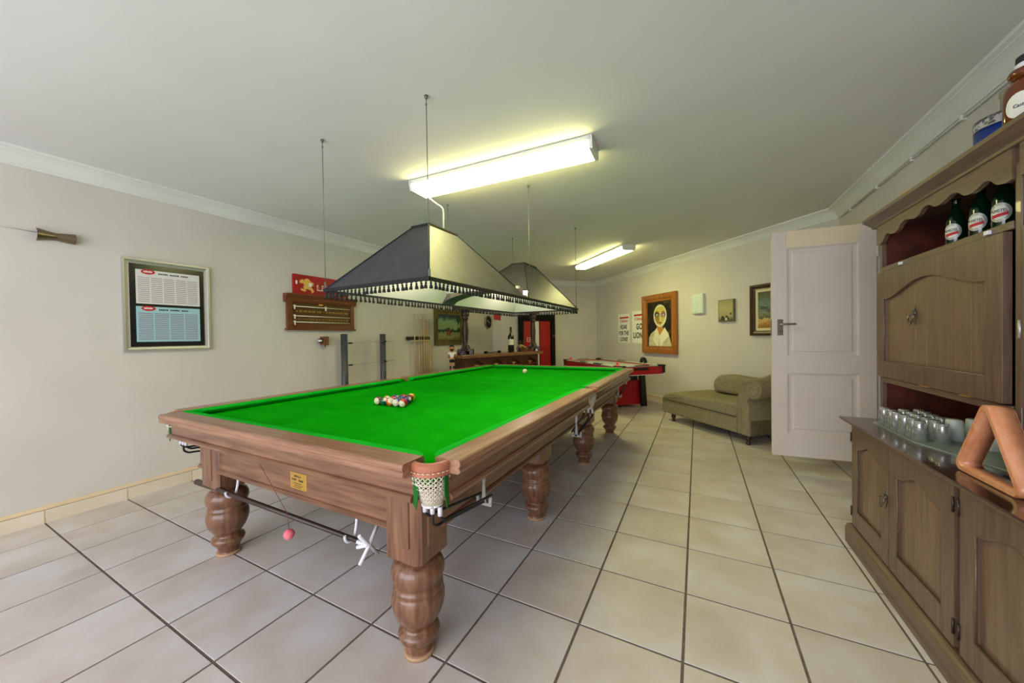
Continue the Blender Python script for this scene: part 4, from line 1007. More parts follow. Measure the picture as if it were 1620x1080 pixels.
bm = NB(); tube(bm, [(.175*T+.004, -.9*T, 5.02*T), (.175*T+.004, .0*T, 4.985*T)], .0025, 6); tag(obj('wall_wire', bm, M['white']), 'thin white wire running left from the metal wall light', 'wire')

mf = thing('framed_menus', 'silver framed black board holding two printed menu sheets on the left wall', 'picture', L_wall(.995, 2.90), RL)
FW, FH = 1.395*T, 1.865*T
picframe(0, FW, 0, FH, .040, .028, M['steel'], mf, 'frame', .35)
bm = NB(); box(bm, .035, FW-.035, -.010, -.002, .035, FH-.035); obj('backing_board', bm, mottled('black_board', rgb(24,24,24), rgb(34,34,32), 8, .2, 3), mf)
m1 = printlines('menu_white', rgb(214,210,210), rgb(150,142,142), 380); m2 = printlines('menu_blue', rgb(150,184,196), rgb(136,120,138), 380)
def zrel(z): return (z-2.90)*T
for nm, a, b, c, d, m_, ncol in (('upper_menu_sheet', 1.19, 2.215, 3.87, 4.56, m1, 5), ('lower_menu_sheet', 1.185, 2.21, 3.095, 3.815, m2, 4)):
    x0, x1 = (a-.995)*T, (b-.995)*T; z0_, z1_ = zrel(c), zrel(d)
    pm = base(nm+'_paper', rgb(214,212,212) if ncol == 5 else rgb(154,196,206), .5)
    bm = NB(); box(bm, x0, x1, -.013, -.010, z0_, z1_); sh = obj(nm, bm, pm, mf, label='white printed menu sheet' if ncol == 5 else 'pale blue printed menu sheet')
    w_ = (x1-x0-.02)/ncol
    for k in range(ncol):
        flat('print_column', [(x0+.012+k*w_, z0_+.012), (x0+.002+(k+1)*w_, z0_+.012), (x0+.002+(k+1)*w_, z1_-.052), (x0+.012+k*w_, z1_-.052)], -.0131, m_, sh)
    bm = NB(); n = 20; cx, cz = x0+.075, z1_-.016
    prism(bm, [(cx+.044*math.cos(2*PI*i/n), cz+.021*math.sin(2*PI*i/n)) for i in range(n)], -.0145, -.0132, 'y'); lo_ = obj('red_oval', bm, M['redink'], sh)
    bm = NB()
    for k in range(7): box(bm, cx-.028+k*.008, cx-.0225+k*.008, -.0150, -.0145, cz-.005-(k % 2)*.002, cz+.006+(k % 3)*.002)
    o = obj('oval_print', bm, M['paper'], sh)
    bm = NB()
    for k in range(16): 
        if k in (5, 11): continue
        box(bm, x0+.14+k*.0125, x0+.149+k*.0125, -.0140, -.0131, z1_-.030, z1_-.020+random.uniform(0, .003))
    o = obj('heading_print', bm, M['blackink'], sh)

sb = thing('snooker_scoreboard', 'brown wooden snooker scoreboard with three white slider rails on the left wall', 'scoreboard', L_wall(4.11, 3.36), RL)
SW, SH = 2.12*T, .90*T
bwood = wood('scoreboard_wood', rgb(92,48,22), rgb(120,68,36), 'x', .35)
bdark = mottled('scoreboard_panel', rgb(72,46,20), rgb(86,56,26), 6, .4, 4)
bm = NB(); box(bm, .02, SW-.02, -.022, 0, .02, SH-.02); obj('panel', bm, bdark, sb)
for a, b in ((0.0, .062), (SW-.05, SW)):
    bm = NB(); box(bm, a, b, -.040, 0, .01, SH-.01, .004); obj('side_stile', bm, bwood, sb)
bm = NB(); box(bm, -.014, SW+.014, -.052, 0, 0, .022, .004); box(bm, .05, SW-.05, -.034, 0, .015, .075, .003); obj('bottom_rail', bm, bwood, sb)
bm = NB(); prism(bm, [(0, SH-.05), (-.040, SH-.05), (-.046, SH-.035), (-.050, SH-.03), (-.055, SH+.0), (-.085, SH+.035), (-.085, SH+.045), (0, SH+.045)], -.025, SW+.025, 'x'); obj('crown', bm, bwood, sb)
gold = base('gold_digits', rgb(196,150,60), .4, .3)
for k, zz in enumerate((.275, .165, .095)):
    bm = NB(); tube(bm, [(.075, -.034, zz), (SW-.065, -.034, zz)], .0055, 8); rl = obj('slider_rail', bm, M['cream'], sb)
    for xx in ((.082, .50*SW+.03) if k == 0 else (.082,)):
        bm = NB(); prism(bm, [(xx-.018, zz+.004), (xx-.004, zz+.017), (xx+.012, zz+.006), (xx+.006, zz-.006), (xx+.002, zz-.036), (xx-.004, zz-.036), (xx-.006, zz-.006)], -.046, -.026, 'y', .002); obj('pointer', bm, M['cream'], rl)
text('0 20 40 60 80 100  •  0 20 40 60 80 100', SW-.19, .024, gold, sb, (SW/2+.01, -.0235, .222), 'upper_numbers')
text('1 2 3 4 5 6 7 8 9 10 11 12 13 14 15 16 17 18 19 20', SW-.19, .022, gold, sb, (SW/2+.01, -.0235, .131), 'lower_numbers')
bm = NB(); box(bm, SW*.44, SW*.50, -.0245, -.022, .300, .325); obj('brass_tag', bm, M['brass'], sb)

rs = thing('red_lion_sign', 'red sign with a gold lion and outlined white LIONS lettering standing on the scoreboard', 'sign', (.17*T+.012, 4.29*T, 1.793), RL)
RW, RH = 1.69*T, .56*T; redm = mottled('red_board', rgb(176,22,34), rgb(150,18,28), 5, .35, 4)
bm = NB(); box(bm, 0, RW, -.020, 0, 0, RH, .002); obj('board', bm, redm, rs)
gl = base('lion_gold', rgb(226,176,90), .5)
lion = [(.10,.60),(.12,.72),(.17,.78),(.20,.72),(.215,.80),(.26,.84),(.30,.80),(.33,.70),(.37,.66),(.41,.60),(.36,.58),(.40,.50),(.36,.48),(.33,.42),(.37,.33),(.40,.22),(.37,.14),(.34,.10),(.35,.18),(.32,.26),(.27,.30),(.22,.28),(.24,.20),(.20,.16),(.14,.20),(.12,.28),(.15,.32),(.17,.26),(.19,.30),(.18,.40),(.20,.50),(.17,.58),(.13,.56)]
bm = NB(); prism(bm, [(x*RW*.86+.01, z*RH) for x, z in lion], -.0215, -.0200, 'y'); obj('gold_lion', bm, gl, rs)
bm = NB(); prism(bm, [(.27*RW, .62*RH), (.33*RW, .60*RH), (.31*RW, .44*RH), (.26*RW, .44*RH)], -.0225, -.0214, 'y'); obj('lion_mane', bm, M['paper'], rs)
for s, m_, e, dx in ((1.0, M['paper'], .0008, 0), (.9, redm, .0016, 0)):
    text('LIONS', .50*RW*(1.0 if s == 1 else .965), .30*RH*(1 if s == 1 else .72), m_, rs, (.66*RW, -.020, .42*RH), 'lions_lettering' if s == 1 else 'lettering_fill', e, 1.15, bold=.045 if s == 1 else .0)
flat('white_tab', [(.04*RW, .50*RH), (.07*RW, .50*RH), (.07*RW, .68*RH), (.04*RW, .68*RH)], -.0201, M['paper'], rs)

cr_ = thing('chalk_holder', 'small bronze wall box with a black prong clip below the scoreboard', 'holder', L_wall(5.16, 2.92), RL)
brz = mottled('bronze', rgb(112,72,50), rgb(146,100,74), 9, .35, 3, 0, 1, .5, 0, metal=.4)
bm = NB(); prism(bm, [(0, -.02), (-.03, -.06), (-.075, -.06), (-.105, .0)][::1]+[(-.105, .085), (0, .085)], -.03, .035, 'x', .003) if False else box(bm, -.03, .035, -.085, 0, .0, .105, .004); tube(bm, [(0, -.06, 0), (0, -.06, -.028)], .009, 8, r2=.006); obj('holder_box', bm, brz, cr_)
bm = NB(); box(bm, -.085, -.028, -.062, -.050, .070, .082, .002); box(bm, -.085, -.028, -.062, -.050, .028, .040, .002); box(bm, -.040, -.028, -.062, -.050, .028, .082, .002); obj('prong_clip', bm, M['black'], cr_)
bm = NB(); box(bm, -.078, -.044, -.068, -.044, .044, .067, .003); obj('chalk_cube', bm, M['paper'], cr_)

# grey tube stand with thin bars
st = thing('tube_stand', 'two dark grey upright tubes joined by thin horizontal rods against the left wall', 'stand', (.58*T, 5.6*T, 0), RL)
for x in (0, 1.5*T):
    bm = NB(); lathe(bm, [(.0, 0), (.040, 0), (.040, 3.25*T), (.036, 3.25*T), (.036, 3.2*T), (0, 3.2*T)], (x, 0, 0), 28)
    p_ = obj('upright_tube', bm, M['pole'], st)
    bm = NB(); lathe(bm, [(0, 0), (.085, 0), (.085, .012), (.045, .016), (0, .016)], (x, 0, 0), 28); obj('foot_plate', bm, M['darkmetal'], p_)
for zz in (2.98, 2.31, 1.64):
    bm = NB(); tube(bm, [(.03, -.052, zz*T-.006), (.75*T, -.055, zz*T+.001), (1.5*T+.16, -.052, zz*T+.008)], .0035, 7); rd = obj('thin_rod', bm, M['steel'], st)
    for x, dz_ in ((.05, -.006), (1.5*T-.01, .006)):
        bm = NB(); box(bm, x-.022, x+.022, -.066, -.034, zz*T+dz_-.010, zz*T+dz_+.010, .004); obj('clamp', bm, M['black'], rd)

# cue rack
cr = thing('cue_rack', 'small dark wooden cue rack on the left wall holding upright cues', 'cue rack', L_wall(8.62, 2.95), RL)
bm = NB(); box(bm, 0, .50, -.045, 0, .030, .085, .003); obj('back_block', bm, M['legdark'], cr)
for xx in (.0, .17, .250, .307, .364, .412, .461):
    bm = NB(); box(bm, xx, xx+.014, -.078, -.040, .032, .083, .002); obj('divider', bm, M['legdark'], cr)
bm = NB(); box(bm, -.0, .50, -.090, -.078, .008, .026, .002); obj('front_strip', bm, base('pale_strip', rgb(196,178,130), .5), cr)
bm = NB(); box(bm, 0, .52, -.13, -.02, -2.88*T, -2.88*T+.03, .004); obj('foot_shelf', bm, M['legdark'], cr)
cw = wood('cue_maple', rgb(196,160,106), rgb(212,180,128), 'z', .35); cbt = base('cue_butt', rgb(84,48,26), .35)
cues = [(8.93, 4.03, 1, 'cue rest with a T shaped head, the left one in the wall rack'), (9.19, 3.13, 0, 'short pale cue in the wall rack, its tip just above the block'), (9.31, 3.86, 0, 'pale cue standing between the two T headed rests in the wall rack'), (9.47, 4.05, 1, 'cue rest with a T shaped head, the right one in the wall rack'), (9.58, 3.86, 0, 'pale cue just right of the right hand T headed rest'), (9.70, 3.83, 0, 'pale cue second from the right end of the wall rack'), (9.82, 3.15, 0, 'short pale cue at the right end of the wall rack')]
for v_, zt, tt, lab in cues:
    q = thing('cue_rest' if tt else 'pool_cue', lab, 'cue', (.17*T+.062, v_*T, 0), RL, 'cues in the wall rack')
    zb_ = .07*T+.032; bm = NB(); tube(bm, [(0, 0, zb_+.55), (0, 0, zt*T)], .0125, 10, r2=.006 if not tt else .008); obj('shaft', bm, cw, q)
    bm = NB(); tube(bm, [(0, 0, zb_), (0, 0, zb_+.55)], .0155, 10, r2=.0128); obj('butt', bm, cbt, q)
    if tt:
        bm = NB(); tube(bm, [(-.085, 0, zt*T), (.085, 0, zt*T+.003)], .004, 6); tube(bm, [(0, 0, zt*T-.03), (0, 0, zt*T)], .008, 6); obj('t_head', bm, M['steel'], q)
    else:
        bm = NB(); tube(bm, [(0, 0, zt*T), (0, 0, zt*T+.02)], .0062, 8); obj('ferrule', bm, M['cream'], q)

# ---- procedural pictures
def paintmat(name, stops, x0, z0, h, sc=8, dist=.12, spots=None):
    m = base(name, stops[0][1], .5); N, L, b = nodes(m)
    tc = N.new('ShaderNodeTexCoord'); se = N.new('ShaderNodeSeparateXYZ'); L.new(tc.outputs['Object'], se.inputs[0])
    no = N.new('ShaderNodeTexNoise'); no.inputs['Scale'].default_value = sc; no.inputs['Detail'].default_value = 5; mp = N.new('ShaderNodeMapping'); mp.inputs['Scale'].default_value = (1, 1, 2.2)
    L.new(tc.outputs['Object'], mp.inputs[0]); L.new(mp.outputs[0], no.inputs['Vector'])
    a = N.new('ShaderNodeMath'); a.operation = 'MULTIPLY_ADD'; a.inputs[1].default_value = 1/h; a.inputs[2].default_value = -z0/h; L.new(se.outputs['Z'], a.inputs[0])
    c = N.new('ShaderNodeMath'); c.operation = 'MULTIPLY_ADD'; c.inputs[1].default_value = dist*2; L.new(no.outputs['Fac'], c.inputs[0]); 
    d = N.new('ShaderNodeMath'); d.operation = 'SUBTRACT'; d.inputs[1].default_value = dist; L.new(a.outputs[0], d.inputs[0]); L.new(d.outputs[0], c.inputs[2])
    cr = N.new('ShaderNodeValToRGB'); el = cr.color_ramp.elements
    el[0].position, el[0].color = stops[0]; el[1].position, el[1].color = stops[-1]
    for p, col in stops[1:-1]:
        e = el.new(p); e.color = col
    L.new(c.outputs[0], cr.inputs[0]); L.new(cr.outputs[0], b.inputs['Base Color']); return m

pa = thing('sailing_painting', 'landscape oil painting of red sailed boats in a dark green gold frame', 'painting', L_wall(10.26, 2.78), RL)
W_, H_ = 2.06*T, 1.55*T
fr = mottled('aged_gold_frame', rgb(74,66,26), rgb(104,92,40), 10, .45, 4)
picframe(0, W_, 0, H_, .085, .045, fr, pa, 'frame', .3)
bm = NB(); box(bm, .08, W_-.08, -.012, -.002, .08, H_-.08)
obj('canvas', bm, paintmat('seascape', [(0, rgb(96,96,40)), (.2, rgb(150,148,84)), (.29, rgb(130,140,90)), (.33, rgb(34,58,28)), (.42, rgb(40,72,36)), (.46, rgb(150,170,120)), (.62, rgb(140,168,110)), (.75, rgb(120,160,130)), (.86, rgb(30,72,80)), (1, rgb(12,40,48))], 0, .08, H_-.16, 9, .17), pa)
rb_ = base('sail_red', rgb(130,50,36), .6); dk_ = base('dark_green_paint', rgb(24,40,20), .6)
cx0, cw_ = .08, W_-.16; ch0, chh = .08, H_-.16
def Pn(x, z): return (cx0+cw_*x, ch0+chh*z)
flat('red_sail', [Pn(.38,.18), Pn(.47,.18), Pn(.46,.38), Pn(.43,.55), Pn(.405,.38)], -.0122, rb_, pa); flat('red_sail', [Pn(.49,.18), Pn(.56,.18), Pn(.55,.36), Pn(.52,.56), Pn(.50,.36)], -.0122, rb_, pa)
flat('painted_tree', [Pn(.88,.28), Pn(.91,.28), Pn(.90,.6), Pn(.99,.78), Pn(.97,.94), Pn(.84,.95), Pn(.80,.86), Pn(.885,.7)], -.0122, dk_, pa)

ck = thing('wall_clock', 'round black faced wall clock with a pale rim near the room corner', 'clock', L_wall(14.66, 3.90), RL)
bm = NB(); lathe(bm, [(0, -.001), (.135, -.001), (.147, -.012), (.147, -.030), (.138, -.042), (.128, -.036), (.124, -.024), (0, -.024)], (0, 0, 0), 36, 'y'); obj('clock_case', bm, base('clock_rim', rgb(150,146,120), .4, .3), ck)
bm = NB(); lathe(bm, [(0, -.0245), (.124, -.0245), (.124, -.026), (0, -.026)], (0, 0, 0), 36, 'y'); obj('clock_face', bm, M['black'], ck)
bm = NB(); 
for k in range(12):
    a_ = k*PI/6; q = Vector((math.sin(a_), 0, math.cos(a_))); tube(bm, [(q.x*.100, -.0268, q.z*.100), (q.x*.116, -.0268, q.z*.116)], .0022, 4)
obj('hour_marks', bm, M['darkmetal'], ck)
for L_, a_, wd in ((.065, -.9, .004), (.092, 1.9, .003)):
    bm = NB(); tube(bm, [(0, -.029, 0), (L_*math.sin(a_), -.029, L_*math.cos(a_))], wd, 5); obj('clock_hand', bm, M['whitepl'], ck)

# ================================================================= FAR WALL
rp = thing('red_pennant', 'small plain red card pinned high beside the room corner', 'pennant', F_wall(.06, 4.0), A_F)
bm = NB(); prism(bm, [(0, .02), (.165, 0), (.165, .17), (0, .17)], -.004, -.001, 'y'); obj('card', bm, M['redink'], rp)
cb_ = thing('red_door_cabinet', 'tall black framed cabinet with red door panels and white stripe on the far wall', 'cabinet', F_wall(1.46, 0), A_F)
CW, CHh = 2.17*T, 4.32*T
M['black'] = base('matt_black', rgb(10,10,10), .7, spec=.2)
bm = NB(); box(bm, 0, CW, -.02, -.002, 0, CHh); obj('back', bm, M['black'], cb_)
for a, b, c, d in ((0, .105, 0, CHh), (CW-.10, CW, 0, CHh)):
    bm = NB(); box(bm, a, b, -.10, -.02, c, d, .004); obj('side_frame', bm, M['black'], cb_)
for c, d in ((CHh-.14, CHh), (0, .1)):
    bm = NB(); box(bm, .105, CW-.10, -.10, -.02, c, d, .004); obj('cross_frame', bm, M['black'], cb_)
rdp = mottled('red_panel', rgb(176,20,26), rgb(150,16,22), 3, .5, 3)
for a, b in ((.11, .40), (.52, CW-.105)):
    bm = NB(); box(bm, a, b, -.060, -.02, .105, CHh-.145, .004); obj('red_panel', bm, rdp, cb_)
bm = NB(); box(bm, .405, .50, -.050, -.02, .105, CHh-.145, .003); obj('white_stripe', bm, M['paper'], cb_)
em = bpy.data.objects.new('emblem', None); C.objects.link(em); em.parent = cb_; em['label'] = 'white outlined square emblem'
for k, (a, b, c, d) in enumerate(((.20, .43, 3.02*T, 3.02*T+.008), (.20, .208, 2.80*T, 3.02*T), (.422, .43, 2.4*T, 3.02*T), (.20, .30, 2.80*T, 2.80*T+.008), (.292, .30, 2.55*T, 2.80*T), (.33, .422, 2.76*T, 2.76*T+.008))):
    bm = NB(); box(bm, a, b, -.064, -.060, c, d); obj('outline', bm, M['paper'], em)
text('LIONS', .15, .038, M['paper'], em, (.315, -.0605, 2.92*T), 'small_lettering')
bm = NB(); ball(bm, (CW-.05, -.115, 3.1*T), .022, n=12, m=8); tube(bm, [(CW-.05, -.10, 3.1*T), (CW-.05, -.115, 3.1*T)], .01, 8); obj('round_knob', bm, M['hred'], cb_)
bm = NB(); p0 = F_wall(6.1, 3.2); p1 = F_wall(5.5, 3.07)
tube(bm, [(p0[0]+.006, p0[1]-.006, p0[2]), (p1[0]+.006, p1[1]-.006, p1[2])], .0012, 4); tag(obj('loose_wire', bm, M['darkmetal']), 'short thin dark wire stuck on the far wall near its right corner', 'wire')

# ================================================================= DIAGONAL WALL
def poster(s0, s1, z0_, z1_, lines, lab):
    p = thing('poster', lab, 'poster', D_wall(s0, z0_), A_D, 'newspaper posters on the diagonal wall'); W_, H_ = (s1-s0)*T, (z1_-z0_)*T
    bm = NB(); box(bm, 0, W_, -.003, -.0005, 0, H_); obj('sheet', bm, M['paper'], p)
    flat('red_bar', [(W_*.13, H_*.84), (W_*.92, H_*.84), (W_*.92, H_*.895), (W_*.13, H_*.895)], -.0031, M['redink'], p)
    text('Citizen', W_*.70, H_*.095, M['redink'], p, (W_*.52, -.0031, H_*.755), 'red_heading', .0006, 1.0, bold=.02)
    for s, w_, zc, hh in lines: text(s, W_*w_, H_*hh, M['blackink'], p, (W_*.50, -.0031, H_*zc), 'black_lettering', .0006, 1.1, bold=.035)
    return p
poster(2.37, 3.41, 2.70, 4.20, [('ROAR', .58, .545, .155), ('FOR THE', .84, .33, .155), ('LIONS!', .68, .115, .155)], 'white poster reading ROAR FOR THE LIONS! on the diagonal wall')
poster(3.64, 4.80, 2.68, 4.27, [('GO', .42, .515, .19), ('LIONS!', .84, .245, .19)], 'white poster reading GO LIONS! tucked beside the wooden portrait frame')
po = thing('portrait_painting', 'stylised portrait of a pale woman in a wide orange brown wooden frame', 'painting', D_wall(4.60, 2.24), A_D)
po.location = (po.location[0]-nv.x*.005, po.location[1]-nv.y*.005, po.location[2])
W_, H_ = 2.28*T, 2.66*T; FWd = .135
picframe(0, W_, 0, H_, FWd, .05, wood('portrait_frame_wood', rgb(134,78,26), rgb(176,112,48), 'z', .35, .8), po, 'frame', .55)
bm = NB(); box(bm, FWd-.01, W_-FWd+.01, -.012, -.004, FWd-.01, H_-FWd+.01); obj('canvas', bm, mottled('dark_canvas', rgb(26,20,12), rgb(104,84,36), 9, .5, 5, 0, 1, .4, 0, (1,1,1), .52, .78), po)
ix, iw, iz, ih = FWd, W_-2*FWd, FWd, H_-2*FWd
def Q(x, z): return (ix+iw*x, iz+ih*z)
def ell(cx, cz, rx, rz, n=22, a0=0, a1=2*PI): return [Q(cx+rx*math.cos(a0+(a1-a0)*i/n), cz+rz*math.sin(a0+(a1-a0)*i/n)) for i in range(n)]
skin1 = base('face_yellow', rgb(196,176,84), .6); skin2 = base('face_ochre', rgb(150,126,44), .6); neck = base('neck_orange', rgb(190,130,64), .6); hair = base('hair_white', rgb(214,208,186), .6); coatm = mottled('coat_cream', rgb(176,170,140), rgb(200,194,166), 20, .6, 3); eyew = base('eye_white', rgb(206,206,190), .5); mauve = base('mauve_paint', rgb(120,70,96), .6); lips = base('lip_red', rgb(120,30,26), .6)
flat('dark_hair_mass', [Q(.16,.30), Q(.10,.55), Q(.16,.80), Q(.34,.95), Q(.62,.97), Q(.84,.86), Q(.90,.62), Q(.84,.38), Q(.70,.34), Q(.3,.34)], -.0122, base('dark_paint', rgb(20,18,14), .6), po)
flat('shoulders', [Q(.04,.0), Q(.05,.18), Q(.14,.28), Q(.34,.37), Q(.42,.30), Q(.70,.40), Q(.86,.30), Q(.98,.02), Q(.98,.0)], -.0126, coatm, po)
flat('neck', [Q(.40,.26), Q(.40,.54), Q(.66,.54), Q(.64,.34), Q(.52,.24)], -.0130, neck, po)
flat('collar', [Q(.34,.37), Q(.40,.42), Q(.50,.24), Q(.46,.0), Q(.38,.0), Q(.22,.14)], -.0134, base('collar_cream', rgb(222,216,188), .6), po)
flat('collar', [Q(.50,.22), Q(.72,.42), Q(.88,.22), Q(.66,.10), Q(.60,.0), Q(.52,.0)], -.0134, base('collar_cream_light', rgb(228,222,196), .6), po)
flat('face_outline', ell(.53, .68, .27, .25), -.0134, hair, po)
flat('face', [Q(.31,.80), Q(.33,.60), Q(.42,.50), Q(.54,.455), Q(.66,.52), Q(.74,.64), Q(.75,.80), Q(.66,.88), Q(.44,.88)], -.0138, skin1, po)
flat('face_shadow', [Q(.31,.74), Q(.33,.60), Q(.42,.50), Q(.50,.50), Q(.52,.72), Q(.42,.77)], -.0141, skin2, po)
flat('eye_shadow', ell(.41, .71, .10, .055), -.0143, base('eye_dark', rgb(40,36,18), .6), po); flat('eye_shadow', ell(.66, .695, .10, .055), -.0143, mauve, po)
flat('eye', ell(.42, .70, .052, .028), -.0146, eyew, po); flat('eye', ell(.66, .69, .052, .028), -.0146, eyew, po)
flat('pupil', ell(.43, .70, .02, .02, 10), -.0149, M['blackink'], po); flat('pupil', ell(.655, .69, .02, .02, 10), -.0149, M['blackink'], po)
flat('nose_line', [Q(.525,.56), Q(.56,.55), Q(.565,.74), Q(.545,.76)], -.0146, hair, po); flat('mouth', [Q(.49,.525), Q(.545,.54), Q(.60,.52), Q(.545,.495)], -.0146, lips, po)
flat('brow', [Q(.33,.75), Q(.40,.79), Q(.52,.76), Q(.42,.775)], -.0146, M['blackink'], po); flat('brow', [Q(.57,.76), Q(.68,.775), Q(.77,.73), Q(.68,.755)], -.0146, M['blackink'], po)

al = thing('alarm_panel', 'white alarm panel mounted on the diagonal wall right of the portrait', 'alarm panel', D_wall(7.76, 3.87), A_D)
bm = NB(); box(bm, 0, .225, -.05, -.002, 0, .308, .006); obj('casing', bm, base('panel_white', rgb(212,222,212), .45), al)
bm = NB(); box(bm, .012, .205, -.054, -.049, .012, .296, .004); obj('front_cover', bm, base('panel_front', rgb(206,220,210), .4), al)
for zz in (.262, .032):
    bm = NB(); lathe(bm, [(0, 0), (.007, 0), (.007, -.002), (0, -.003)], (.09, -.054, zz), 10, 'y'); obj('screw', bm, M['steel'], al)
bm = NB(); [box(bm, .07, .14, -.0555, -.054, .09+k*.025, .092+k*.025) for k in range(6)]; obj('indicator_print', bm, base('print_grey', rgb(150,164,156), .6), al)
sp_ = thing('small_picture', 'small pale unframed still life canvas on the diagonal wall', 'painting', D_wall(8.98, 3.50), A_D)
W_, H_ = .64*T, .775*T; bm = NB(); box(bm, 0, W_, -.035, 0, 0, H_, .002); obj('canvas_block', bm, base('canvas_edge', rgb(110,100,74), .6), sp_)
bm = NB(); box(bm, .014, W_-.010, -.0375, -.0345, .01, H_-.01); obj('painted_face', bm, paintmat('stilllife', [(0, rgb(64,54,34)), (.14, rgb(120,110,80)), (.22, rgb(160,150,112)), (.6, rgb(172,160,112)), (1, rgb(150,142,96))], 0, 0, H_, 18, .10), sp_)
dkp = base('vase_dark', rgb(50,44,28), .6); pale = base('vase_pale', rgb(214,208,180), .6)
flat('painted_jug', [(.05, .02), (.11, .02), (.11, .06), (.09, .085), (.06, .08)], -.0377, dkp, sp_); flat('painted_cup', [(.125, .02), (.155, .02), (.158, .06), (.128, .055)], -.0377, pale, sp_); flat('painted_leaf', [(.20, .1), (.235, .095), (.23, .125), (.205, .12)], -.0377, dkp, sp_); flat('painted_leaf', [(.13, .06), (.19, .03), (.18, .06), (.14, .10)], -.0377, dkp, sp_)
ls = thing('landscape_painting', 'framed bushveld landscape with pale mount, half hidden behind the open door', 'painting', D_wall(10.23, 3.0), A_D)
W_, H_ = 1.75*T, 1.62*T
picframe(0, W_, 0, H_, .062, .04, wood('dark_frame_wood', rgb(54,32,18), rgb(76,48,28), 'z', .35), ls, 'frame', .4)
bm = NB(); box(bm, .058, W_-.058, -.012, -.002, .058, H_-.058); obj('mount', bm, base('mount_cream', rgb(222,208,164), .6), ls)
bm = NB(); box(bm, .098, W_-.098, -.014, -.011, .098, H_-.098); cv = obj('canvas', bm, paintmat('bushveld', [(0, rgb(150,104,44)), (.14, rgb(188,132,64)), (.25, rgb(204,178,120)), (.29, rgb(50,50,34)), (.36, rgb(126,130,100)), (.46, rgb(110,128,116)), (.54, rgb(60,56,40)), (.62, rgb(106,132,124)), (.8, rgb(92,104,84)), (1, rgb(70,72,40))], 0, .098, H_-.196, 18, .26), ls)

# ================================================================= BAR IN THE CORNER
BA = math.atan2(4.33, 1.48)
br = thing('bar_counter', 'dark wooden home bar with a thick brown counter top behind the billiard table', 'bar', (1.98*T, 9.98*T, 0), BA)
BLn, BDp, BZ = 4.55*T, .42, 2.38*T
bm = NB(); box(bm, -.06, BLn+.05, 0, BDp, BZ-.055, BZ, .006); obj('counter_top', bm, M['bartop'], br)
bm = NB(); box(bm, .06, BLn-.06, .12, BDp-.03, 0, BZ-.056); obj('body', bm, M['walnut'], br)
nb = 4; wb = (BLn-.12)/nb
for k in range(nb+1):
    x = .06+k*wb; bm = NB(); box(bm, x-.028, x+.028, .070, .12, 0, BZ-.056, .004); obj('pilaster', bm, M['walnut'], br)
    if k < nb:
        bm = NB(); n = 12; x0, x1 = x+.028, x+wb-.028; zt_ = BZ-.056
        ap = [(x0+(x1-x0)*i/n, zt_-.14+.09*math.sin(PI*i/n)) for i in range(n+1)]; prism(bm, [(x0, zt_)]+ap+[(x1, zt_)], .080, .10, 'y'); obj('arched_apron', bm, M['walnut'], br)
        bm = NB(); box(bm, x0, x1, .030, .12, BZ-.245, BZ-.225, .003); obj('ledge', bm, M['walnut'], br)
def onbar(x, y, z=0): c_, s_ = math.cos(BA), math.sin(BA); return (1.98*T+x*c_-y*s_, 9.98*T+x*s_+y*c_, z)
bowlb = None
for k in range(nb):
    x = .06+(k+.5)*wb; p = onbar(x, .075, BZ-.2245); lab = 'shallow brass dish on the bar front ledge, %s from the left' % ordn[k]
    bm = NB(); lathe(bm, [(0, 0), (.024, 0), (.024, .006), (.010, .012), (.010, .02), (.036, .03), (.042, .046), (.040, .046), (.034, .034), (0, .024)], n=22)
    tag(obj('brass_dish', bm, M['brass'], None, p), lab, 'dish', 'brass dishes along the bar front')
# turned posts carrying a canopy beam
PP = [(0, 0), (.060, 0), (.06, .02), (.052, .03), (.035, .05), (.030, .075), (.040, .10), (.034, .115), (.028, .14), (.034, .22), (.040, .33), (.036, .42), (.030, .50), (.030, .53), (.044, .545), (.044, .56), (.034, .575), (.052, .60), (.052, .69), (0, .69)]
for k, (x, y, lab) in enumerate(((.13, .17, 'carved dark wooden pedestal post standing on the left end of the bar'), (1.80, .17, 'carved dark wooden pedestal post standing on the right end of the bar'))):
    p = onbar(x, y, BZ); t = thing('carved_post', lab, 'post', p, .3, 'carved posts on the bar')
    bm = NB(); lathe(bm, [(r*1.35, z+.055) for r, z in PP[1:]], n=22, cap=True); obj('turned_shaft', bm, M['legdark'], t)
    for q in range(4):
        a_ = q*PI/2; bm = NB(); c_, s_ = math.cos(a_), math.sin(a_)
        pr_ = [(.022, .165), (.058, .150), (.076, .105), (.100, .085), (.128, .098), (.140, .070), (.136, .0), (.100, .0), (.092, .028), (.066, .050), (.036, .060), (.022, .060)]
        prism(bm, pr_, -.030, .030, 'y', .004)
        for v in bm.verts: v.co = Vector((v.co.x*c_-v.co.y*s_, v.co.x*s_+v.co.y*c_, v.co.z))
        obj('scroll_foot', bm, M['legdark'], t)
bm = NB(); c_, s_ = math.cos(BA), math.sin(BA)
box(bm, -.05, BLn+.05, .08, .26, BZ+.746, BZ+.82, .005); o = obj('bar_canopy_beam', bm, M['walnut'], None, (1.98*T, 9.98*T, 0), BA); tag(o, 'dark wooden beam resting on the two carved bar posts', 'beam')
wb_ = thing('wine_bottle', 'very large dark wine bottle with a cream label on the bar', 'bottle', onbar(1.27, .26, BZ), -1.1)
bm = NB(); lathe(bm, [(0, 0), (.056, 0), (.060, .006), (.060, .28), (.054, .315), (.028, .355), (.020, .375), (.020, .46), (.023, .462), (.023, .475), (0, .475)], n=28); obj('glass_body', bm, M['wine'], wb_)
bm = NB(); lathe(bm, [(.0215, .385), (.0215, .478), (0, .480)], n=20); obj('foil_cap', bm, base('foil', rgb(70,20,24), .35, .3), wb_)
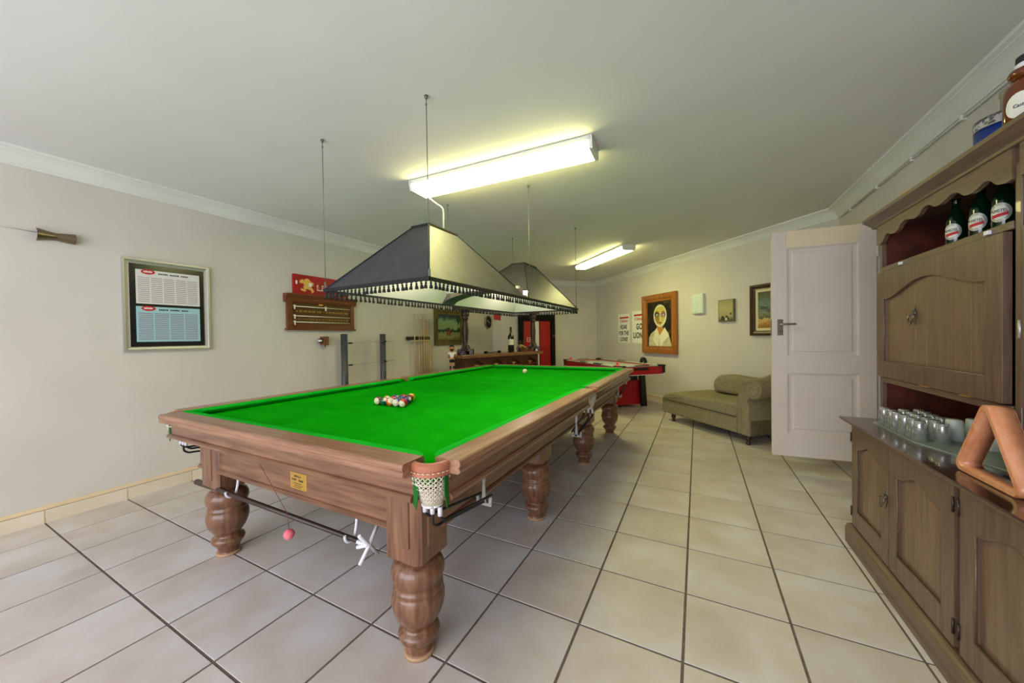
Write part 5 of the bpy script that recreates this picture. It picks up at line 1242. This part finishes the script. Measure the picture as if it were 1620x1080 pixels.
bm = NB(); lathe(bm, [(.0608, .135), (.0608, .245)], n=24, sweep=2.2, a0=-1.1); obj('label_sheet', bm, M['label'], wb_)
rk = thing('bar_rail', 'small wooden rod with two black end blocks lying on the bar top', 'rail', onbar(.78, .24, BZ), BA)
for x in (-.15, .17):
    bm = NB(); box(bm, x-.028, x+.028, -.02, .02, 0, .040, .004); obj('end_block', bm, M['black'], rk)
bm = NB(); tube(bm, [(-.13, 0, .015), (.15, 0, .015)], .008, 8); obj('rod', bm, M['bartop'], rk)
ct = thing('cart_ornament', 'brown and tan wheeled cart ornament beside the right hand bar post', 'ornament', onbar(1.50, .15, BZ), BA)
tan = mottled('tan_wicker', rgb(170,130,84), rgb(204,170,120), 30, .6, 4); 
for x, y, r in ((-.08, -.05, .052), (-.08, .05, .052), (.04, -.05, .040), (.04, .05, .040)):
    bm = NB(); tube(bm, [(x+r*math.cos(2*PI*i/16), y, r+.006+r*math.sin(2*PI*i/16)) for i in range(17)], .006, 6); [tube(bm, [(x, y, r+.006), (x+r*math.cos(i*PI/3), y, r+.006+r*math.sin(i*PI/3))], .003, 5) for i in range(6)]; obj('wheel', bm, M['bartop'], ct)
bm = NB(); tube(bm, [(-.10, 0, .115), (-.04, 0, .105), (.05, 0, .072), (.10, 0, .050)], .034, 12, r2=.020); obj('barrel', bm, tan, ct)
bm = NB(); box(bm, -.10, .08, -.035, .035, .045, .062, .003); tube(bm, [(-.08, -.05, .058), (-.08, .05, .058)], .005, 6); tube(bm, [(.04, -.05, .046), (.04, .05, .046)], .005, 6); obj('chassis', bm, M['walnut'], ct)
bm = NB(); [tube(bm, [(-.09+.02*k, .01*(k % 3-1), .12), (-.12+.035*k, .02*(k % 3-1), .19+.02*(k % 2))], .005, 5) for k in range(6)]; [ball(bm, (-.12+.035*k, .02*(k % 3-1), .195+.02*(k % 2)), .012, n=8, m=6) for k in range(6)]; obj('dried_stems', bm, M['walnut'], ct)

# bar stool with the carved footballer figure
stl = thing('bar_stool', 'dark round bar stool at the left end of the bar carrying a small figure', 'stool', (1.30*T, 10.14*T-.10, 0))
zs_ = 1.765*T
stl.location = (1.36*T, 9.95*T, 0)
bm = NB(); lathe(bm, [(0, zs_-.035), (.13, zs_-.035), (.143, zs_-.028), (.145, zs_-.010), (.138, zs_), (0, zs_)], n=30); obj('seat', bm, base('stool_seat', rgb(96,40,28), .35, coat=.3), stl)
for k in range(4):
    a_ = PI/4+k*PI/2; bm = NB(); tube(bm, [(.15*math.cos(a_), .15*math.sin(a_), 0), (.10*math.cos(a_), .10*math.sin(a_), zs_-.03)], .016, 10, r2=.014); obj('leg', bm, M['legdark'], stl)
bm = NB(); tube(bm, [(.134*math.cos(2*PI*i/24), .134*math.sin(2*PI*i/24), .22) for i in range(25)], .009, 7); obj('foot_ring', bm, M['legdark'], stl)
fg = thing('footballer_figurine', 'small carved bearded figurine in white shirt and black shorts on the stool', 'figurine', (1.36*T, 9.93*T, zs_), .66)
def skinmesh(name, verts, edges, rads, mat, parent, sub=2):
    me = bpy.data.meshes.new(name); me.from_pydata(verts, edges, []); o = bpy.data.objects.new(name, me); C.objects.link(o)
    m_ = o.modifiers.new('s', 'SKIN'); 
    for i, r in enumerate(rads): me.skin_vertices[0].data[i].radius = (r, r) if not isinstance(r, tuple) else r
    me.skin_vertices[0].data[0].use_root = True
    s_ = o.modifiers.new('u', 'SUBSURF'); s_.levels = sub; s_.render_levels = sub
    dg = bpy.context.evaluated_depsgraph_get(); nm = bpy.data.meshes.new_from_object(o.evaluated_get(dg)); bpy.data.objects.remove(o)
    for p in nm.polygons: p.use_smooth = True
    nm.materials.clear(); nm.materials.append(mat); q = bpy.data.objects.new(name, nm); C.objects.link(q); q.parent = parent; return q
fs = base('carved_skin', rgb(196,140,84), .5)
bv = [(0,0,.19),(0,0,.24),(0,0,.29),(0,0,.315),(0,0,.335), (.022,0,.17),(.026,-.002,.10),(.028,0,.03),(.028,-.025,.010), (-.022,0,.17),(-.026,-.002,.10),(-.028,0,.03),(-.028,-.025,.010), (.045,0,.292),(.066,-.012,.25),(.058,-.040,.225), (-.045,0,.292),(-.066,-.012,.25),(-.058,-.040,.225)]
be = [(0,1),(1,2),(2,3),(3,4),(0,5),(5,6),(6,7),(7,8),(0,9),(9,10),(10,11),(11,12),(2,13),(13,14),(14,15),(2,16),(16,17),(17,18)]
brd = [.036,.036,.030,.014,.016,.021,.019,.015,.015,.021,.019,.015,.015,.017,.014,.012,.017,.014,.012]
skinmesh('body', bv, be, brd, fs, fg)
bm = NB(); ball(bm, (0, 0, .368), .042, 1, 1, 1.08); obj('head', bm, fs, fg)
bm = NB(); ball(bm, (0, .006, .378), .0445, 1, 1, 1.0); 
for v in [v for v in bm.verts if v.co.z < .385 and v.co.y < .015]: v.co.y = max(v.co.y, .012)
obj('hair', bm, M['blackink'], fg)
bm = NB(); ball(bm, (0, -.012, .345), .036, 1.0, .95, .75); obj('beard', bm, base('beard_brown', rgb(70,30,18), .7), fg)
bm = NB(); [ball(bm, (sx*.014, -.040, .378), .004, n=8, m=6) for sx in (-1, 1)]; o = obj('eyes', bm, M['blackink'], fg)
bm = NB(); ball(bm, (0, -.044, .366), .006, n=8, m=6); obj('nose', bm, fs, fg)
skinmesh('white_shirt', [(0,0,.195),(0,0,.24),(0,0,.288),(.046,0,.292),(.062,-.008,.262),(-.046,0,.292),(-.062,-.008,.262)], [(0,1),(1,2),(2,3),(3,4),(2,5),(5,6)], [.042,.041,.034,.022,.020,.022,.020], M['paper'], fg)
skinmesh('black_shorts', [(0,0,.195),(0,0,.175),(.024,0,.155),(.027,0,.125),(-.024,0,.155),(-.027,0,.125)], [(0,1),(1,2),(2,3),(1,4),(4,5)], [.041,.038,.027,.027,.027,.027], M['blackink'], fg)
for sx in (-1, 1):
    bm = NB(); tube(bm, [(sx*.028, 0, .015), (sx*.0275, -.001, .075)], .0185, 10); ball(bm, (sx*.028, -.018, .012), .018, 1, 1.7, .66, 12, 8); obj('black_boot', bm, M['blackink'], fg)
